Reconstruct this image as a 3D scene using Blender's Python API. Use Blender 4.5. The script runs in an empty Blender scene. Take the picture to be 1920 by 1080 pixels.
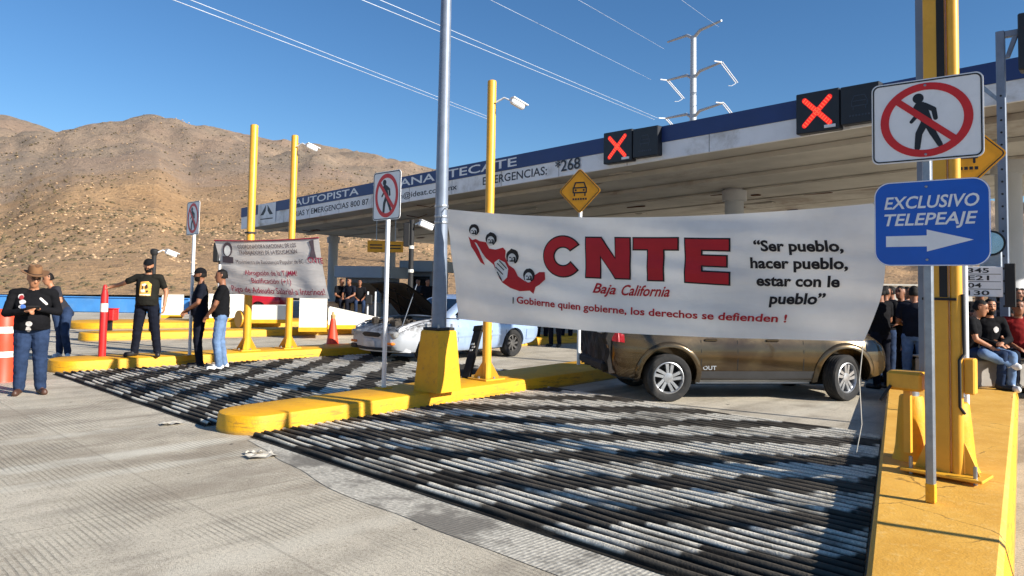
import bpy, bmesh, math, random
import numpy as np
from mathutils import Vector, Matrix, noise
from mathutils.bvhtree import BVHTree

C = bpy.context.scene
COL = C.collection
R = math.radians
random.seed(7)

# ------------------------------------------------------------------ camera
CAM_H, FPX, PITCH, ROLL, HOR = 1.62, 1400.0, R(3.0), R(1.0), 532.0
cam_d = bpy.data.cameras.new('camera')
cam = bpy.data.objects.new('camera', cam_d); COL.objects.link(cam); C.camera = cam
CR = Matrix.Rotation(R(90) + PITCH, 4, 'X') @ Matrix.Rotation(ROLL, 4, 'Z')
cam.matrix_world = Matrix.Translation((0, 0, CAM_H)) @ CR
cam_d.sensor_width = 36; cam_d.lens = FPX / 1920 * 36
PY0 = HOR - FPX * math.tan(PITCH)
cam_d.shift_y = -(540 - PY0) / 1920
cam_d.clip_start = 0.05; cam_d.clip_end = 6000
CAM = Vector((0, 0, CAM_H))

# ------------------------------------------------------------------ light
SUN_AZ, SUN_EL = R(120), R(26)        # azimuth clockwise from +Y
sdir = Vector((math.sin(SUN_AZ) * math.cos(SUN_EL), math.cos(SUN_AZ) * math.cos(SUN_EL), math.sin(SUN_EL)))
sun_d = bpy.data.lights.new('sun', 'SUN'); sun_d.energy = 5.0; sun_d.angle = R(0.55); sun_d.color = (1, .94, .84)
sun = bpy.data.objects.new('sun', sun_d); COL.objects.link(sun)
sun.rotation_euler = sdir.to_track_quat('Z', 'Y').to_euler()
W = bpy.data.worlds.new('World'); C.world = W; W.use_nodes = True
wn = W.node_tree
sky = wn.nodes.new('ShaderNodeTexSky'); sky.sky_type = 'NISHITA'; sky.sun_disc = False
sky.sun_elevation = SUN_EL; sky.sun_rotation = SUN_AZ
sky.altitude = 300; sky.air_density = 1.0; sky.dust_density = 0.12; sky.ozone_density = 5.0
hs = wn.nodes.new('ShaderNodeHueSaturation'); hs.inputs['Saturation'].default_value = 1.12; wn.links.new(sky.outputs[0], hs.inputs['Color'])
bg = wn.nodes['Background']; wn.links.new(hs.outputs[0], bg.inputs[0]); bg.inputs[1].default_value = 0.074
C.view_settings.view_transform = 'Standard'; C.view_settings.look = 'None'
C.view_settings.exposure = 0.86; C.view_settings.gamma = 1
C.cycles.max_bounces = 6

# ------------------------------------------------------------------ measuring helpers
def ray(px, py):
    return (CR.to_3x3() @ Vector(((px - 960) / FPX, -(py - PY0) / FPX, -1)))
def G(px, py, z=0.0):
    d = ray(px, py); return CAM + d * ((z - CAM_H) / d.z)
def D(px, py, dep):
    d = ray(px, py); return CAM + d * (dep / d.y)
def onplane(px, py, P, n):
    d = ray(px, py); return CAM + d * ((P - CAM).dot(n) / d.dot(n))
def proj(p):
    q = CR.to_3x3().transposed() @ (Vector(p) - CAM)
    return 960 + FPX * q.x / -q.z, PY0 - FPX * q.y / -q.z
LANE = R(44.5)
U = Vector((math.sin(LANE), math.cos(LANE), 0)); VV = Vector((math.cos(LANE), -math.sin(LANE), 0))

# ------------------------------------------------------------------ materials
def lin(c):
    return tuple((x / 255 / 12.92 if x / 255 <= .04045 else ((x / 255 + .055) / 1.055) ** 2.4) for x in c)
class NT:
    def __init__(s, name):
        s.m = bpy.data.materials.new(name); s.m.use_nodes = True
        s.t = s.m.node_tree; s.b = s.t.nodes['Principled BSDF']
    def n(s, typ, inp=None, **kw):
        nd = s.t.nodes.new('ShaderNode' + typ)
        for k, v in kw.items(): setattr(nd, k, v)
        for k, v in (inp or {}).items(): s.set(nd.inputs[k], v)
        return nd
    def set(s, sock, v):
        if hasattr(v, 'outputs'): s.t.links.new(v.outputs[0], sock)
        elif isinstance(v, bpy.types.NodeSocket): s.t.links.new(v, sock)
        else:
            if isinstance(v, tuple) and len(v) == 3 and sock.type == 'RGBA': v = v + (1,)
            sock.default_value = v
    def math(s, op, a, b=0.0, c=None):
        nd = s.n('Math', operation=op); s.set(nd.inputs[0], a); s.set(nd.inputs[1], b)
        if c is not None: s.set(nd.inputs[2], c)
        return nd
    def mix(s, f, a, b, mode='MIX'):
        nd = s.n('Mix', data_type='RGBA', blend_type=mode)
        s.set(nd.inputs[0], f); s.set(nd.inputs[6], a); s.set(nd.inputs[7], b); return nd.outputs[2]
    def noise(s, co, scale, det=4, rough=.6, dist=0):
        return s.n('TexNoise', {'Vector': co, 'Scale': scale, 'Detail': det, 'Roughness': rough, 'Distortion': dist})
    def ramp(s, f, lo, hi):
        nd = s.n('MapRange', {0: f, 1: lo, 2: hi, 3: 0.0, 4: 1.0}); nd.interpolation_type = 'SMOOTHSTEP'; return nd
    def bump(s, h, st, dist=.01, prev=None):
        nd = s.n('Bump', {'Height': h, 'Strength': st, 'Distance': dist})
        if prev: s.set(nd.inputs['Normal'], prev)
        return nd
    def out(s, **kw):
        for k, v in kw.items(): s.set(s.b.inputs[k.replace('_', ' ')], v)
        return s.m
MC = {}
def std(name, rgb, rough=.6, metal=0., var=.12, scale=6., bump=.0, dirt=None, dirt_amt=.5, coat=0., bscale=None, spec=.5):
    """painted / plastic / cloth surface with uneven colour and optional grime patches (colour is sRGB)"""
    if name in MC: return MC[name]
    k = NT(name); co = k.n('TexCoord').outputs['Object']
    c = lin(rgb); n1 = k.noise(co, scale, 5)
    a = tuple(x * (1 - var) for x in c); b = tuple(min(1, x * (1 + var)) for x in c)
    col = k.mix(k.ramp(n1, .3, .7), a, b)
    if dirt:
        n2 = k.noise(co, scale * .45, 6, .68, .4)
        f = k.math('MULTIPLY', k.ramp(n2, .5, .72), dirt_amt)
        col = k.mix(f, col, lin(dirt))
    k.out(Base_Color=col, Roughness=rough, Metallic=metal)
    if coat: k.out(Coat_Weight=coat)
    k.out(Specular_IOR_Level=spec)
    if bump: k.out(Normal=k.bump(k.noise(co, bscale or scale * 6, 4), bump, .008))
    MC[name] = k.m; return k.m

YEL = (236, 172, 18)
def yellow_kerb(name='yellow_kerb_paint', c0=(212, 152, 8), c1=(228, 168, 14), wearc=(176, 124, 48), wa=.5, ca=0.):
    k = NT(name); co = k.n('NewGeometry').outputs['Position']
    n1 = k.noise(co, 2.2, 6); n2 = k.noise(co, 14, 5, .7); n3 = k.noise(co, 60, 3)
    col = k.mix(k.ramp(n1, .3, .7), lin(c0), lin(c1))
    col = k.mix(k.math('MULTIPLY', k.ramp(n2, .52, .7), wa), col, lin(wearc))
    ck = k.n('TexVoronoi', {'Vector': k.mix(.12, co, k.noise(co, 4, 4).outputs[1]), 'Scale': 1.6}, feature='DISTANCE_TO_EDGE')
    col = k.mix(k.math('MULTIPLY', k.math('MULTIPLY', k.math('LESS_THAN', ck, .008), k.ramp(n1, .5, .58)), ca), col, lin((110, 76, 30)))
    col = k.mix(k.math('MULTIPLY', k.ramp(k.noise(co, 5, 8, .75, 1.), .66, .72), .8), col, lin((120, 105, 85)))
    zz = k.n('SeparateXYZ', {0: co}).outputs[2]; stc = k.noise(k.n('Mapping', {'Vector': co, 'Scale': (1, 1, 9)}), 3.2, 6, .7)
    low = k.math('MULTIPLY', k.ramp(zz, .19, .12), k.ramp(stc, .5, .66)); col = k.mix(k.math('MULTIPLY', low, .55), col, lin((70, 58, 40)))
    col = k.mix(k.math('MULTIPLY', k.ramp(zz, .05, .0), .6), col, lin((110, 96, 72)))
    h = k.math('ADD', n3, k.math('MULTIPLY', n2, 1.5))
    k.out(Base_Color=col, Roughness=.6, Normal=k.bump(h, .35, .008)); return k.m
M_KERB = yellow_kerb()
M_KERBF = yellow_kerb('faded_yellow_paint', (206, 152, 56), (222, 170, 74), (226, 184, 106), .6, .7)

def road_mat():
    k = NT('tined_concrete'); pos = k.n('NewGeometry').outputs['Position']
    mp = k.n('Mapping', {'Vector': pos, 'Rotation': (0, 0, LANE)})       # x -> across the lane, y -> along it
    sep = k.n('SeparateXYZ', {0: mp}); x, y = sep.outputs[0], sep.outputs[1]
    big = k.noise(mp, .35, 5, .6); mid = k.noise(mp, 2.2, 6, .65); fine = k.noise(mp, 45, 4, .7); grit = k.noise(mp, 160, 2)
    col = k.mix(k.ramp(big, .3, .7), lin((190, 179, 158)), lin((212, 202, 182)))
    col = k.mix(k.math('MULTIPLY', k.ramp(mid, .46, .75), .45), col, lin((130, 121, 108)))
    col = k.mix(k.math('MULTIPLY', k.ramp(fine, .46, .7), .55), col, lin((102, 92, 78)))
    col = k.mix(k.math('MULTIPLY', k.ramp(grit, .5, .66), .62), col, lin((95, 86, 74)))
    st = k.n('Mapping', {'Vector': mp, 'Scale': (3., .18, 1)})           # wheel tracks along the lane
    col = k.mix(k.math('MULTIPLY', k.ramp(k.noise(st, 1., 5, .6), .5, .75), .4), col, lin((112, 102, 88)))
    # pale worn strips running along the lane
    for cx, w, a in ((-7.35, .13, .75), (-6.72, .08, .5), (-8.6, .10, .5), (-4.2, .1, .25)):
        d = k.math('ABSOLUTE', k.math('ADD', x, k.math('MULTIPLY', k.math('SUBTRACT', mid, .5), .18)) if False else k.math('SUBTRACT', x, cx))
        d = k.math('ADD', d, k.math('MULTIPLY', k.math('SUBTRACT', mid, .5), .22))
        f = k.math('MULTIPLY', k.math('SUBTRACT', 1., k.ramp(d, w * .5, w * 1.6)), a)
        col = k.mix(f, col, lin((206, 200, 184)))
    tn = k.math('SINE', k.math('ADD', k.math('MULTIPLY', y, 2 * math.pi / .042), k.math('MULTIPLY', mid, 3.)))
    gm = k.ramp(k.noise(mp, .9, 3, .55), .42, .62)
    gro = k.math('MULTIPLY', k.ramp(tn, .1, .9), gm)
    col = k.mix(k.math('MULTIPLY', gro, .34), col, lin((84, 76, 66)))
    # slab joints
    for period, ax in ((4.6, y), (3.7, x)):
        fr = k.math('ABSOLUTE', k.math('SUBTRACT', k.math('FRACT', k.math('DIVIDE', ax, period)), .5))
        f = k.math('LESS_THAN', fr, .0022 if period > 4 else .0027)
        col = k.mix(k.math('MULTIPLY', f, .28), col, lin((80, 74, 64)))
    # cracks and dark spots
    cr = k.n('TexVoronoi', {'Vector': k.mix(.06, mp.outputs[0], k.noise(mp, 3, 4).outputs[1]), 'Scale': .55}, feature='DISTANCE_TO_EDGE')
    col = k.mix(k.math('MULTIPLY', k.math('MULTIPLY', k.math('LESS_THAN', cr, .006), k.ramp(big, .56, .64)), .25), col, lin((90, 82, 72)))
    stn = k.math('MULTIPLY', k.ramp(k.noise(k.n('Mapping', {'Vector': mp, 'Scale': (1., .45, 1)}), .6, 6, .68), .47, .62), .5)
    col = k.mix(stn, col, lin((116, 103, 86)))
    sp = k.ramp(k.noise(mp, 5.5, 2, .5), .735, .76)
    col = k.mix(k.math('MULTIPLY', sp, .7), col, lin((60, 55, 50)))
    h = k.math('ADD', k.math('MULTIPLY', gro, -.8), k.math('ADD', fine, grit))
    k.out(Base_Color=col, Roughness=.86, Normal=k.bump(h, .7, .008)); return k.m
M_ROAD = road_mat()

def rumble_mat(name, along_x, period, duty, uo, pitch=.110):
    k = NT(name); pos = k.n('NewGeometry').outputs['Position']
    sep = k.n('SeparateXYZ', {0: pos}); q = sep.outputs[1] if along_x else sep.outputs[0]
    n1 = k.noise(pos, 1.3, 5); n2 = k.noise(pos, 9, 6, .7); n3 = k.noise(pos, 70, 3)
    lu = k.n('VectorMath', {0: pos, 1: tuple(U)}, operation='DOT_PRODUCT').outputs[1]
    ridge = k.math('FLOOR', k.math('DIVIDE', k.math('SUBTRACT', lu, uo), pitch))
    rn = k.n('TexWhiteNoise', {'W': ridge}, noise_dimensions='1D').outputs[0]
    qq = k.math('ADD', k.math('ADD', q, k.math('MULTIPLY', k.math('SUBTRACT', n2, .5), .03)), k.math('ADD', k.math('MULTIPLY', k.math('SUBTRACT', n1, .5), .5), k.math('MULTIPLY', rn, .12)))
    fr = k.math('ABSOLUTE', k.math('SUBTRACT', k.math('FRACT', k.math('DIVIDE', qq, period)), .5))
    white = k.math('SUBTRACT', 1., k.ramp(fr, duty * .5 - .03, duty * .5 + .03))
    wear = k.ramp(k.math('ADD', k.math('ADD', k.math('MULTIPLY', n2, .35), n1), k.math('MULTIPLY', rn, .12)), .70, .95)
    white = k.math('MULTIPLY', white, k.math('SUBTRACT', 1., k.math('MULTIPLY', wear, .75)))
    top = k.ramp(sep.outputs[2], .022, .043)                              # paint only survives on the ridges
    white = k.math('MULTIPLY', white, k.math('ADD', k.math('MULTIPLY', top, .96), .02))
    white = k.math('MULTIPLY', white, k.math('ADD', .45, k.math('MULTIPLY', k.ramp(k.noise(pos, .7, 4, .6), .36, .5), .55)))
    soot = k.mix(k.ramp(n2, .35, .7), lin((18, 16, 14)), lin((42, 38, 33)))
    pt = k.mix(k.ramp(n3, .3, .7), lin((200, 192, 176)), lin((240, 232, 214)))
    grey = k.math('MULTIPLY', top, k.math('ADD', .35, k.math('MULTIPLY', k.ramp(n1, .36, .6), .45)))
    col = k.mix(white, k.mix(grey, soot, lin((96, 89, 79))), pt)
    k.out(Base_Color=col, Roughness=.85, Specular_IOR_Level=.2, Normal=k.bump(k.math('ADD', n2, n3), .5, .012)); return k.m

def hill_mat():
    k = NT('dry_hillside'); pos = k.n('NewGeometry').outputs['Position']
    z = k.n('SeparateXYZ', {0: pos}).outputs[2]
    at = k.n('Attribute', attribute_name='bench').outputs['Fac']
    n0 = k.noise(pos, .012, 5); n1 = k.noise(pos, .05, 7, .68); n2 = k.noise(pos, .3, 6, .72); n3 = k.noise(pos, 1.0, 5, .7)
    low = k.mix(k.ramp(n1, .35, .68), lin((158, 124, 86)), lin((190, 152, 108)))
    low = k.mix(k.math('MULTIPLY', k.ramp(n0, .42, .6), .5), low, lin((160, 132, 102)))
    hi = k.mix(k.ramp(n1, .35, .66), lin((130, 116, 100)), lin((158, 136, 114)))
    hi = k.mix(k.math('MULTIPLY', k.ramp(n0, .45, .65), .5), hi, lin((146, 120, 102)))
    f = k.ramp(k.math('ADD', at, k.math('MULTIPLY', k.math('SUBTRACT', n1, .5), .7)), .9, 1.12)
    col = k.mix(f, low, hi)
    col = k.mix(k.math('MULTIPLY', k.ramp(n2, .52, .7), .62), col, lin((84, 70, 52)))
    col = k.mix(k.math('MULTIPLY', k.ramp(n3, .56, .72), .5), col, lin((66, 56, 42)))
    col = k.mix(k.math('MULTIPLY', k.ramp(k.noise(pos, .7, 4, .7), .6, .7), .55), col, lin((204, 172, 136)))
    k.out(Base_Color=col, Roughness=.95, Normal=k.bump(k.math('ADD', n2, n3), .9, 1.2)); return k.m

def cloth_mat(name, rgb, trans=.35):
    k = NT(name); co = k.n('NewGeometry').outputs['Position']
    col = k.mix(k.ramp(k.noise(co, 1.6, 4), .3, .7), lin(rgb), lin(tuple(min(255, x + 12) for x in rgb)))
    cr = k.noise(k.n('Mapping', {'Vector': co, 'Rotation': (.4, .5, .3), 'Scale': (1, 1, 4)}), 2.5, 5, .6, .6)
    k.out(Base_Color=col, Roughness=.75, Normal=k.bump(cr, .35, .03))
    tr = k.n('BsdfTranslucent', {'Color': col}); mx = k.n('MixShader', {0: trans})
    k.t.links.new(k.b.outputs[0], mx.inputs[1]); k.t.links.new(tr.outputs[0], mx.inputs[2])
    k.t.links.new(mx.outputs[0], k.t.nodes['Material Output'].inputs[0]); return k.m

def emit_mat(name, rgb, st):
    k = NT(name); k.out(Base_Color=lin(rgb), Emission_Color=lin(rgb), Emission_Strength=st, Roughness=.5); return k.m

M_BLACK = std('matt_black', (28, 28, 30), .7)
M_GALV = std('galvanised_steel', (150, 156, 164), .42, .75, .12, 9, .1, (100, 104, 110), .4)
M_GREYPOLE = std('grey_steel_pole', (122, 132, 148), .5, .35, .1, 5, .05, (90, 95, 102), .4)
M_POST = std('yellow_post_paint', (222, 164, 48), .42, 0, .06, 5, .05, (190, 125, 25), .5)
M_WHITEP = std('white_plastic', (226, 228, 230), .45, 0, .04)
M_SIGNW = std('sign_white', (232, 232, 234), .45, 0, .03, 8, 0, (200, 200, 200), .4)
M_SIGNR = std('sign_red', (205, 30, 32), .45, 0, .06, 8)
M_SIGNK = std('sign_black', (22, 24, 32), .5, 0, .05)
M_SIGNB = std('sign_blue', (0, 88, 190), .4, 0, .05, 5, 0, (20, 80, 160), .3)
M_SIGNY = std('sign_yellow', (236, 160, 10), .45, 0, .06)
M_ALU = std('aluminium_back', (160, 164, 170), .45, .7, .08)
M_RUBBER = std('tyre_rubber', (30, 30, 31), .85, 0, .2, 20, .2, (70, 64, 58), .5)
M_RIM = std('alloy_rim', (182, 184, 188), .35, .8, .08, 12, 0, (110, 105, 100), .5)
M_DARK = std('burnt_black', (20, 18, 17), .85, 0, .4, 9, .6, (62, 46, 36), .7)
M_GLASS = std('dark_glass', (14, 18, 22), .08, 0, .1)
M_CONC = std('grey_concrete', (150, 145, 138), .85, 0, .1, 3, .3, (110, 104, 96), .5)
M_WALLW = std('white_wall_paint', (226, 220, 205), .75, 0, .05, 2, .15, (180, 165, 140), .5)
M_DIRT = std('dry_dirt', (150, 112, 76), .95, 0, .2, .6, .5, (110, 82, 56), .6)
M_ORANGE = std('orange_plastic', (232, 70, 40), .5, 0, .06, 6, 0, (190, 60, 40), .4)
M_REFL = std('white_reflective_tape', (225, 222, 210), .4, 0, .06)
M_ROPE = std('white_rope', (190, 186, 176), .8, 0, .1)

# ------------------------------------------------------------------ mesh builder
I4 = Matrix.Identity(4)
XZ = Matrix.Rotation(R(90), 4, 'X')       # (x,y,z)->(x,-z,y): flat drawings that face -Y
def TR(x=0, y=0, z=0, rz=0, rx=0, ry=0):
    return Matrix.Translation((x, y, z)) @ Matrix.Rotation(rz, 4, 'Z') @ Matrix.Rotation(ry, 4, 'Y') @ Matrix.Rotation(rx, 4, 'X')
class MB:
    def __init__(s): s.V = []; s.F = []; s.M = []
    def add(s, vs, fs, T=None, m=0):
        o = len(s.V)
        s.V += [tuple(T @ Vector(v)) for v in vs] if T is not None else [tuple(v) for v in vs]
        s.F += [tuple(i + o for i in f) for f in fs]; s.M += [m] * len(fs); return s
    def box(s, c, d, T=None, m=0, b=0.0):
        hx, hy, hz = d[0] / 2, d[1] / 2, d[2] / 2; b = min(b, .45 * min(d))
        if b <= 0:
            vs = [(c[0] + x * hx, c[1] + y * hy, c[2] + z * hz) for x in (-1, 1) for y in (-1, 1) for z in (-1, 1)]
            return s.add(vs, [(0, 1, 3, 2), (4, 6, 7, 5), (0, 4, 5, 1), (2, 3, 7, 6), (0, 2, 6, 4), (1, 5, 7, 3)], T, m)
        vs = []; ix = {}
        for x in (-1, 1):
            for y in (-1, 1):
                for z in (-1, 1):
                    for a in range(3):
                        ix[x, y, z, a] = len(vs)
                        vs.append((c[0] + x * (hx - (b if a != 0 else 0)), c[1] + y * (hy - (b if a != 1 else 0)), c[2] + z * (hz - (b if a != 2 else 0))))
        fs = []; cyc = ((-1, -1), (1, -1), (1, 1), (-1, 1))
        for sg in (-1, 1):
            fs.append([ix[sg, p, q, 0] for p, q in cyc]); fs.append([ix[p, sg, q, 1] for p, q in cyc]); fs.append([ix[p, q, sg, 2] for p, q in cyc])
        for p in (-1, 1):
            for q in (-1, 1):
                fs.append([ix[-1, p, q, 1], ix[1, p, q, 1], ix[1, p, q, 2], ix[-1, p, q, 2]])
                fs.append([ix[p, -1, q, 0], ix[p, 1, q, 0], ix[p, 1, q, 2], ix[p, -1, q, 2]])
                fs.append([ix[p, q, -1, 0], ix[p, q, 1, 0], ix[p, q, 1, 1], ix[p, q, -1, 1]])
                for r_ in (-1, 1): fs.append([ix[p, q, r_, 0], ix[p, q, r_, 1], ix[p, q, r_, 2]])
        return s.add(vs, fs, T, m)
    def loft(s, secs, T=None, m=0, caps=True, closed=True):
        n = len(secs[0]); vs = [v for sec in secs for v in sec]; fs = []
        for i in range(len(secs) - 1):
            for j in range(n if closed else n - 1):
                k = (j + 1) % n
                fs.append((i * n + j, i * n + k, (i + 1) * n + k, (i + 1) * n + j))
        if caps: fs.append(tuple(range(n))[::-1]); fs.append(tuple(range((len(secs) - 1) * n, len(secs) * n)))
        return s.add(vs, fs, T, m)
    def lathe(s, prof, n=20, T=None, m=0, caps=True):
        return s.loft([[(r * math.cos(2 * math.pi * i / n), r * math.sin(2 * math.pi * i / n), z) for i in range(n)] for r, z in prof], T, m, caps)
    def tube(s, pts, r, n=8, T=None, m=0, flat=None):
        pts = [Vector(p) for p in pts]; rs = r if isinstance(r, (list, tuple)) else [r] * len(pts); secs = []
        up = Vector((0, 0, 1)) if abs((pts[-1] - pts[0]).normalized().z) < .9 else Vector((0, 1, 0))
        for i, p in enumerate(pts):
            t = (pts[min(i + 1, len(pts) - 1)] - pts[max(i - 1, 0)]).normalized()
            a = t.cross(up).normalized(); b = a.cross(t)
            secs.append([p + (a * math.cos(2 * math.pi * j / n) + b * math.sin(2 * math.pi * j / n)) * rs[i] for j in range(n)])
        return s.loft(secs, T, m)
    def prism(s, poly, h0, h1, T=None, m=0):
        return s.loft([[(x, y, h0) for x, y in poly], [(x, y, h1) for x, y in poly]], T, m)
    def ring(s, outer, inner, h0, h1, T=None, m=0):
        n = len(outer); vs = [(x, y, h) for h in (h0, h1) for P in (outer, inner) for x, y in P]; fs = []
        for j in range(n):
            k = (j + 1) % n
            fs += [(2 * n + j, 2 * n + k, 3 * n + k, 3 * n + j), (j, k, n + k, n + j), (j, k, 2 * n + k, 2 * n + j), (n + j, n + k, 3 * n + k, 3 * n + j)]
        return s.add(vs, fs, T, m)
    def build(s, name, mats, parent=None, smooth=None, loc=None, rz=0):
        me = bpy.data.meshes.new(name); me.from_pydata(s.V, [], s.F)
        for m in (mats if isinstance(mats, (list, tuple)) else [mats]): me.materials.append(m)
        if len(set(s.M)) > 1: me.polygons.foreach_set('material_index', s.M)
        bm = bmesh.new(); bm.from_mesh(me); bmesh.ops.recalc_face_normals(bm, faces=bm.faces); bm.to_mesh(me); bm.free()
        if smooth:
            me.polygons.foreach_set('use_smooth', [True] * len(me.polygons)); me.set_sharp_from_angle(angle=R(smooth))
        return link(name, me, parent, loc, rz)
def link(name, me, parent=None, loc=None, rz=0):
    o = bpy.data.objects.new(name, me); COL.objects.link(o)
    if parent: o.parent = parent
    if loc is not None: o.location = loc
    o.rotation_euler.z = rz
    return o
def tag(o, label=None, cat=None, group=None, kind=None):
    for k, v in (('label', label), ('category', cat), ('group', group), ('kind', kind)):
        if v: o[k] = v
    return o
def thing(name, label, cat, loc=(0, 0, 0), rz=0, group=None):
    return tag(link(name, None, None, loc, rz), label, cat, group)
def circ(r, n=40, cx=0, cy=0, sx=1.):
    return [(cx + r * sx * math.cos(2 * math.pi * i / n), cy + r * math.sin(2 * math.pi * i / n)) for i in range(n)]
def rrect(w, h, r, n=6):
    o = []
    for cx, cy, a0 in ((w / 2 - r, h / 2 - r, 0), (-w / 2 + r, h / 2 - r, 90), (-w / 2 + r, -h / 2 + r, 180), (w / 2 - r, -h / 2 + r, 270)):
        o += [(cx + r * math.cos(R(a0 + 90 * i / n)), cy + r * math.sin(R(a0 + 90 * i / n))) for i in range(n + 1)]
    return o
def stroke(a, b, w0, w1=None, n=5):
    """capsule outline from a to b"""
    w1 = w0 if w1 is None else w1; t = math.atan2(b[1] - a[1], b[0] - a[0]); o = []
    for i in range(n + 1):
        q = t - math.pi / 2 + math.pi * i / n; o.append((b[0] + w1 * math.cos(q), b[1] + w1 * math.sin(q)))
    for i in range(n + 1):
        q = t + math.pi / 2 + math.pi * i / n; o.append((a[0] + w0 * math.cos(q), a[1] + w0 * math.sin(q)))
    return o
TXT = {}
def text2d(body, bold=0., shear=0., space=1.):
    """flat letter mesh: list of (x,y), faces, width, with capital height 1"""
    key = (body, bold, shear, space)
    if key in TXT: return TXT[key]
    cu = bpy.data.curves.new('t', 'FONT'); cu.body = body; cu.offset = bold; cu.shear = shear; cu.resolution_u = 3; cu.space_character = space
    ob = bpy.data.objects.new('t', cu); COL.objects.link(ob)
    dg = bpy.context.evaluated_depsgraph_get(); me = bpy.data.meshes.new_from_object(ob.evaluated_get(dg))
    sc = 1 / .69
    v = [(p.co.x * sc, p.co.y * sc) for p in me.vertices]; f = [tuple(p.vertices) for p in me.polygons]
    bpy.data.objects.remove(ob); bpy.data.curves.remove(cu); bpy.data.meshes.remove(me)
    x0 = min(p[0] for p in v); v = [(x - x0, y) for x, y in v]; w = max(p[0] for p in v)
    TXT[key] = (v, f, w); return TXT[key]
def flat_text(mb, body, x0, y0, w, h, dep, T, bold=0., shear=0., m=0, space=1.):
    v, f, tw = text2d(body, bold, shear, space)
    return mb.add([(x0 + x / tw * w, y0 + y * h, dep) for x, y in v], f, T, m)

# ================================================================== SETTING
mb = MB(); mb.add([(-3000, -400, -.06), (3000, -400, -.06), (3000, 4500, -.06), (-3000, 4500, -.06)], [(0, 1, 2, 3)])
tag(mb.build('ground', M_DIRT), kind='structure')
mb = MB()
def lv(u, v, z=0.): return tuple(U * u + VV * v + Vector((0, 0, z)))
mb.add([lv(-25, -60), lv(-25, 30), lv(75, 30), lv(75, -60)], [(0, 1, 2, 3)])
tag(mb.build('road', M_ROAD), kind='structure')

# rumble strip beds: real ridges across each lane, painted in worn diagonal bars
def rumble(name, u0, u1, v0f, v1f, mat, pitch=.110):
    mb = MB(); nu = int((u1 - u0) / pitch); secs = []
    prof = [(0, .002), (.22, .004), (.33, .031), (.43, .045), (.57, .045), (.69, .031), (.8, .004)]
    for i in range(nu):
        for t, h in prof:
            u = u0 + (i + t) * pitch; v0, v1 = v0f(u), v1f(u); row = []
            n = 44
            for j in range(n + 1):
                v = v0 + (v1 - v0) * j / n
                w = noise.noise(Vector((u * .9, v * 1.1, 3))) * .016 + noise.noise(Vector((i * 3.7, v * 2.1, 8))) * .007
                hh = h * (1 + .25 * noise.noise(Vector((i * 5.1, v * 1.6, 1))))
                row.append(lv(u + w, v, .004 + hh))
            secs.append(row)
    mb.loft(secs, caps=False, closed=False)
    return tag(mb.build(name, mat, smooth=60), kind='structure')

# --- islands, all with a kerb face and rounded nose
def island(label, A, B, width, h, nose=True, taper=None, group='yellow kerb islands between the lanes'):
    """A,B: base points of the edge facing right (nose at A). width to the left of A->B"""
    d = (B - A).normalized(); L = (B - A).length; nl = Vector((-d.y, d.x, 0))
    t = thing('traffic_island', label, 'traffic island', (A.x, A.y, 0), math.atan2(-d.x, d.y), group)
    # local: y along island, x to the right; edge at x=0, island spans x -w..0
    w0, w1 = width, (taper or width)
    pts = []
    if nose:
        r = w0 / 2
        for i in range(13): pts.append((-r + r * math.cos(R(-180 + 15 * i)) * 1., r * .8 + r * .8 * math.sin(R(-180 + 15 * i))))
    else: pts += [(-w0, 0), (0, 0)]
    n = max(2, int(L / .5)); 
    right = [(random.uniform(-.006, .006), r_) for r_ in [L * i / n for i in range(1 if nose else 0, n + 1)] if r_ > (w0 * .4 if nose else .01)]
    left = [(-(w0 + (w1 - w0) * y / L) + random.uniform(-.006, .006), y) for _, y in right][::-1]
    poly = pts + right + left
    mb = MB(); c = Vector((-(w0 + w1) / 4, L / 2, 0)); b = .03
    def ins(k, z): return [(p[0] + (k if p[0] < -w0 * .5 else -k), p[1] + (k if p[1] < w0 * .3 else 0), z) for p in poly]
    mb.loft([[(x, y, 0) for x, y in poly], ins(.012, h - b), ins(.02, h - b * .35), ins(.045, h)], caps=True)
    mb.build('kerb', M_KERB, t, smooth=35)
    return t
KH = .2
CI_A, CI_B = G(452, 822), G(1140, 712)
dci = (CI_B - CI_A).normalized()
c_isl = island('long yellow kerb island with rounded nose in the middle carrying the grey pole plinth', CI_A, CI_A + dci * 7.6, .78, KH, taper=1.1)
LI_A, LI_B = G(100, 702), G(600, 672)
dli = (LI_B - LI_A).normalized()
l_isl = island('yellow kerb island on the left under the man in the printed T-shirt', LI_A, LI_A + dli * 14, .95, KH)
f1A, f1B = G(150, 641), G(660, 627)
island('low far yellow kerb island behind the red bollard post', f1A, f1B + (f1B - f1A).normalized() * 6, 1.0, KH)
f2A, f2B = G(120, 619), G(690, 612)
island('farthest yellow kerb island, with white crash blocks standing on it', f2A, f2B + (f2B - f2A).normalized() * 10, 2.4, KH)
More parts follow.
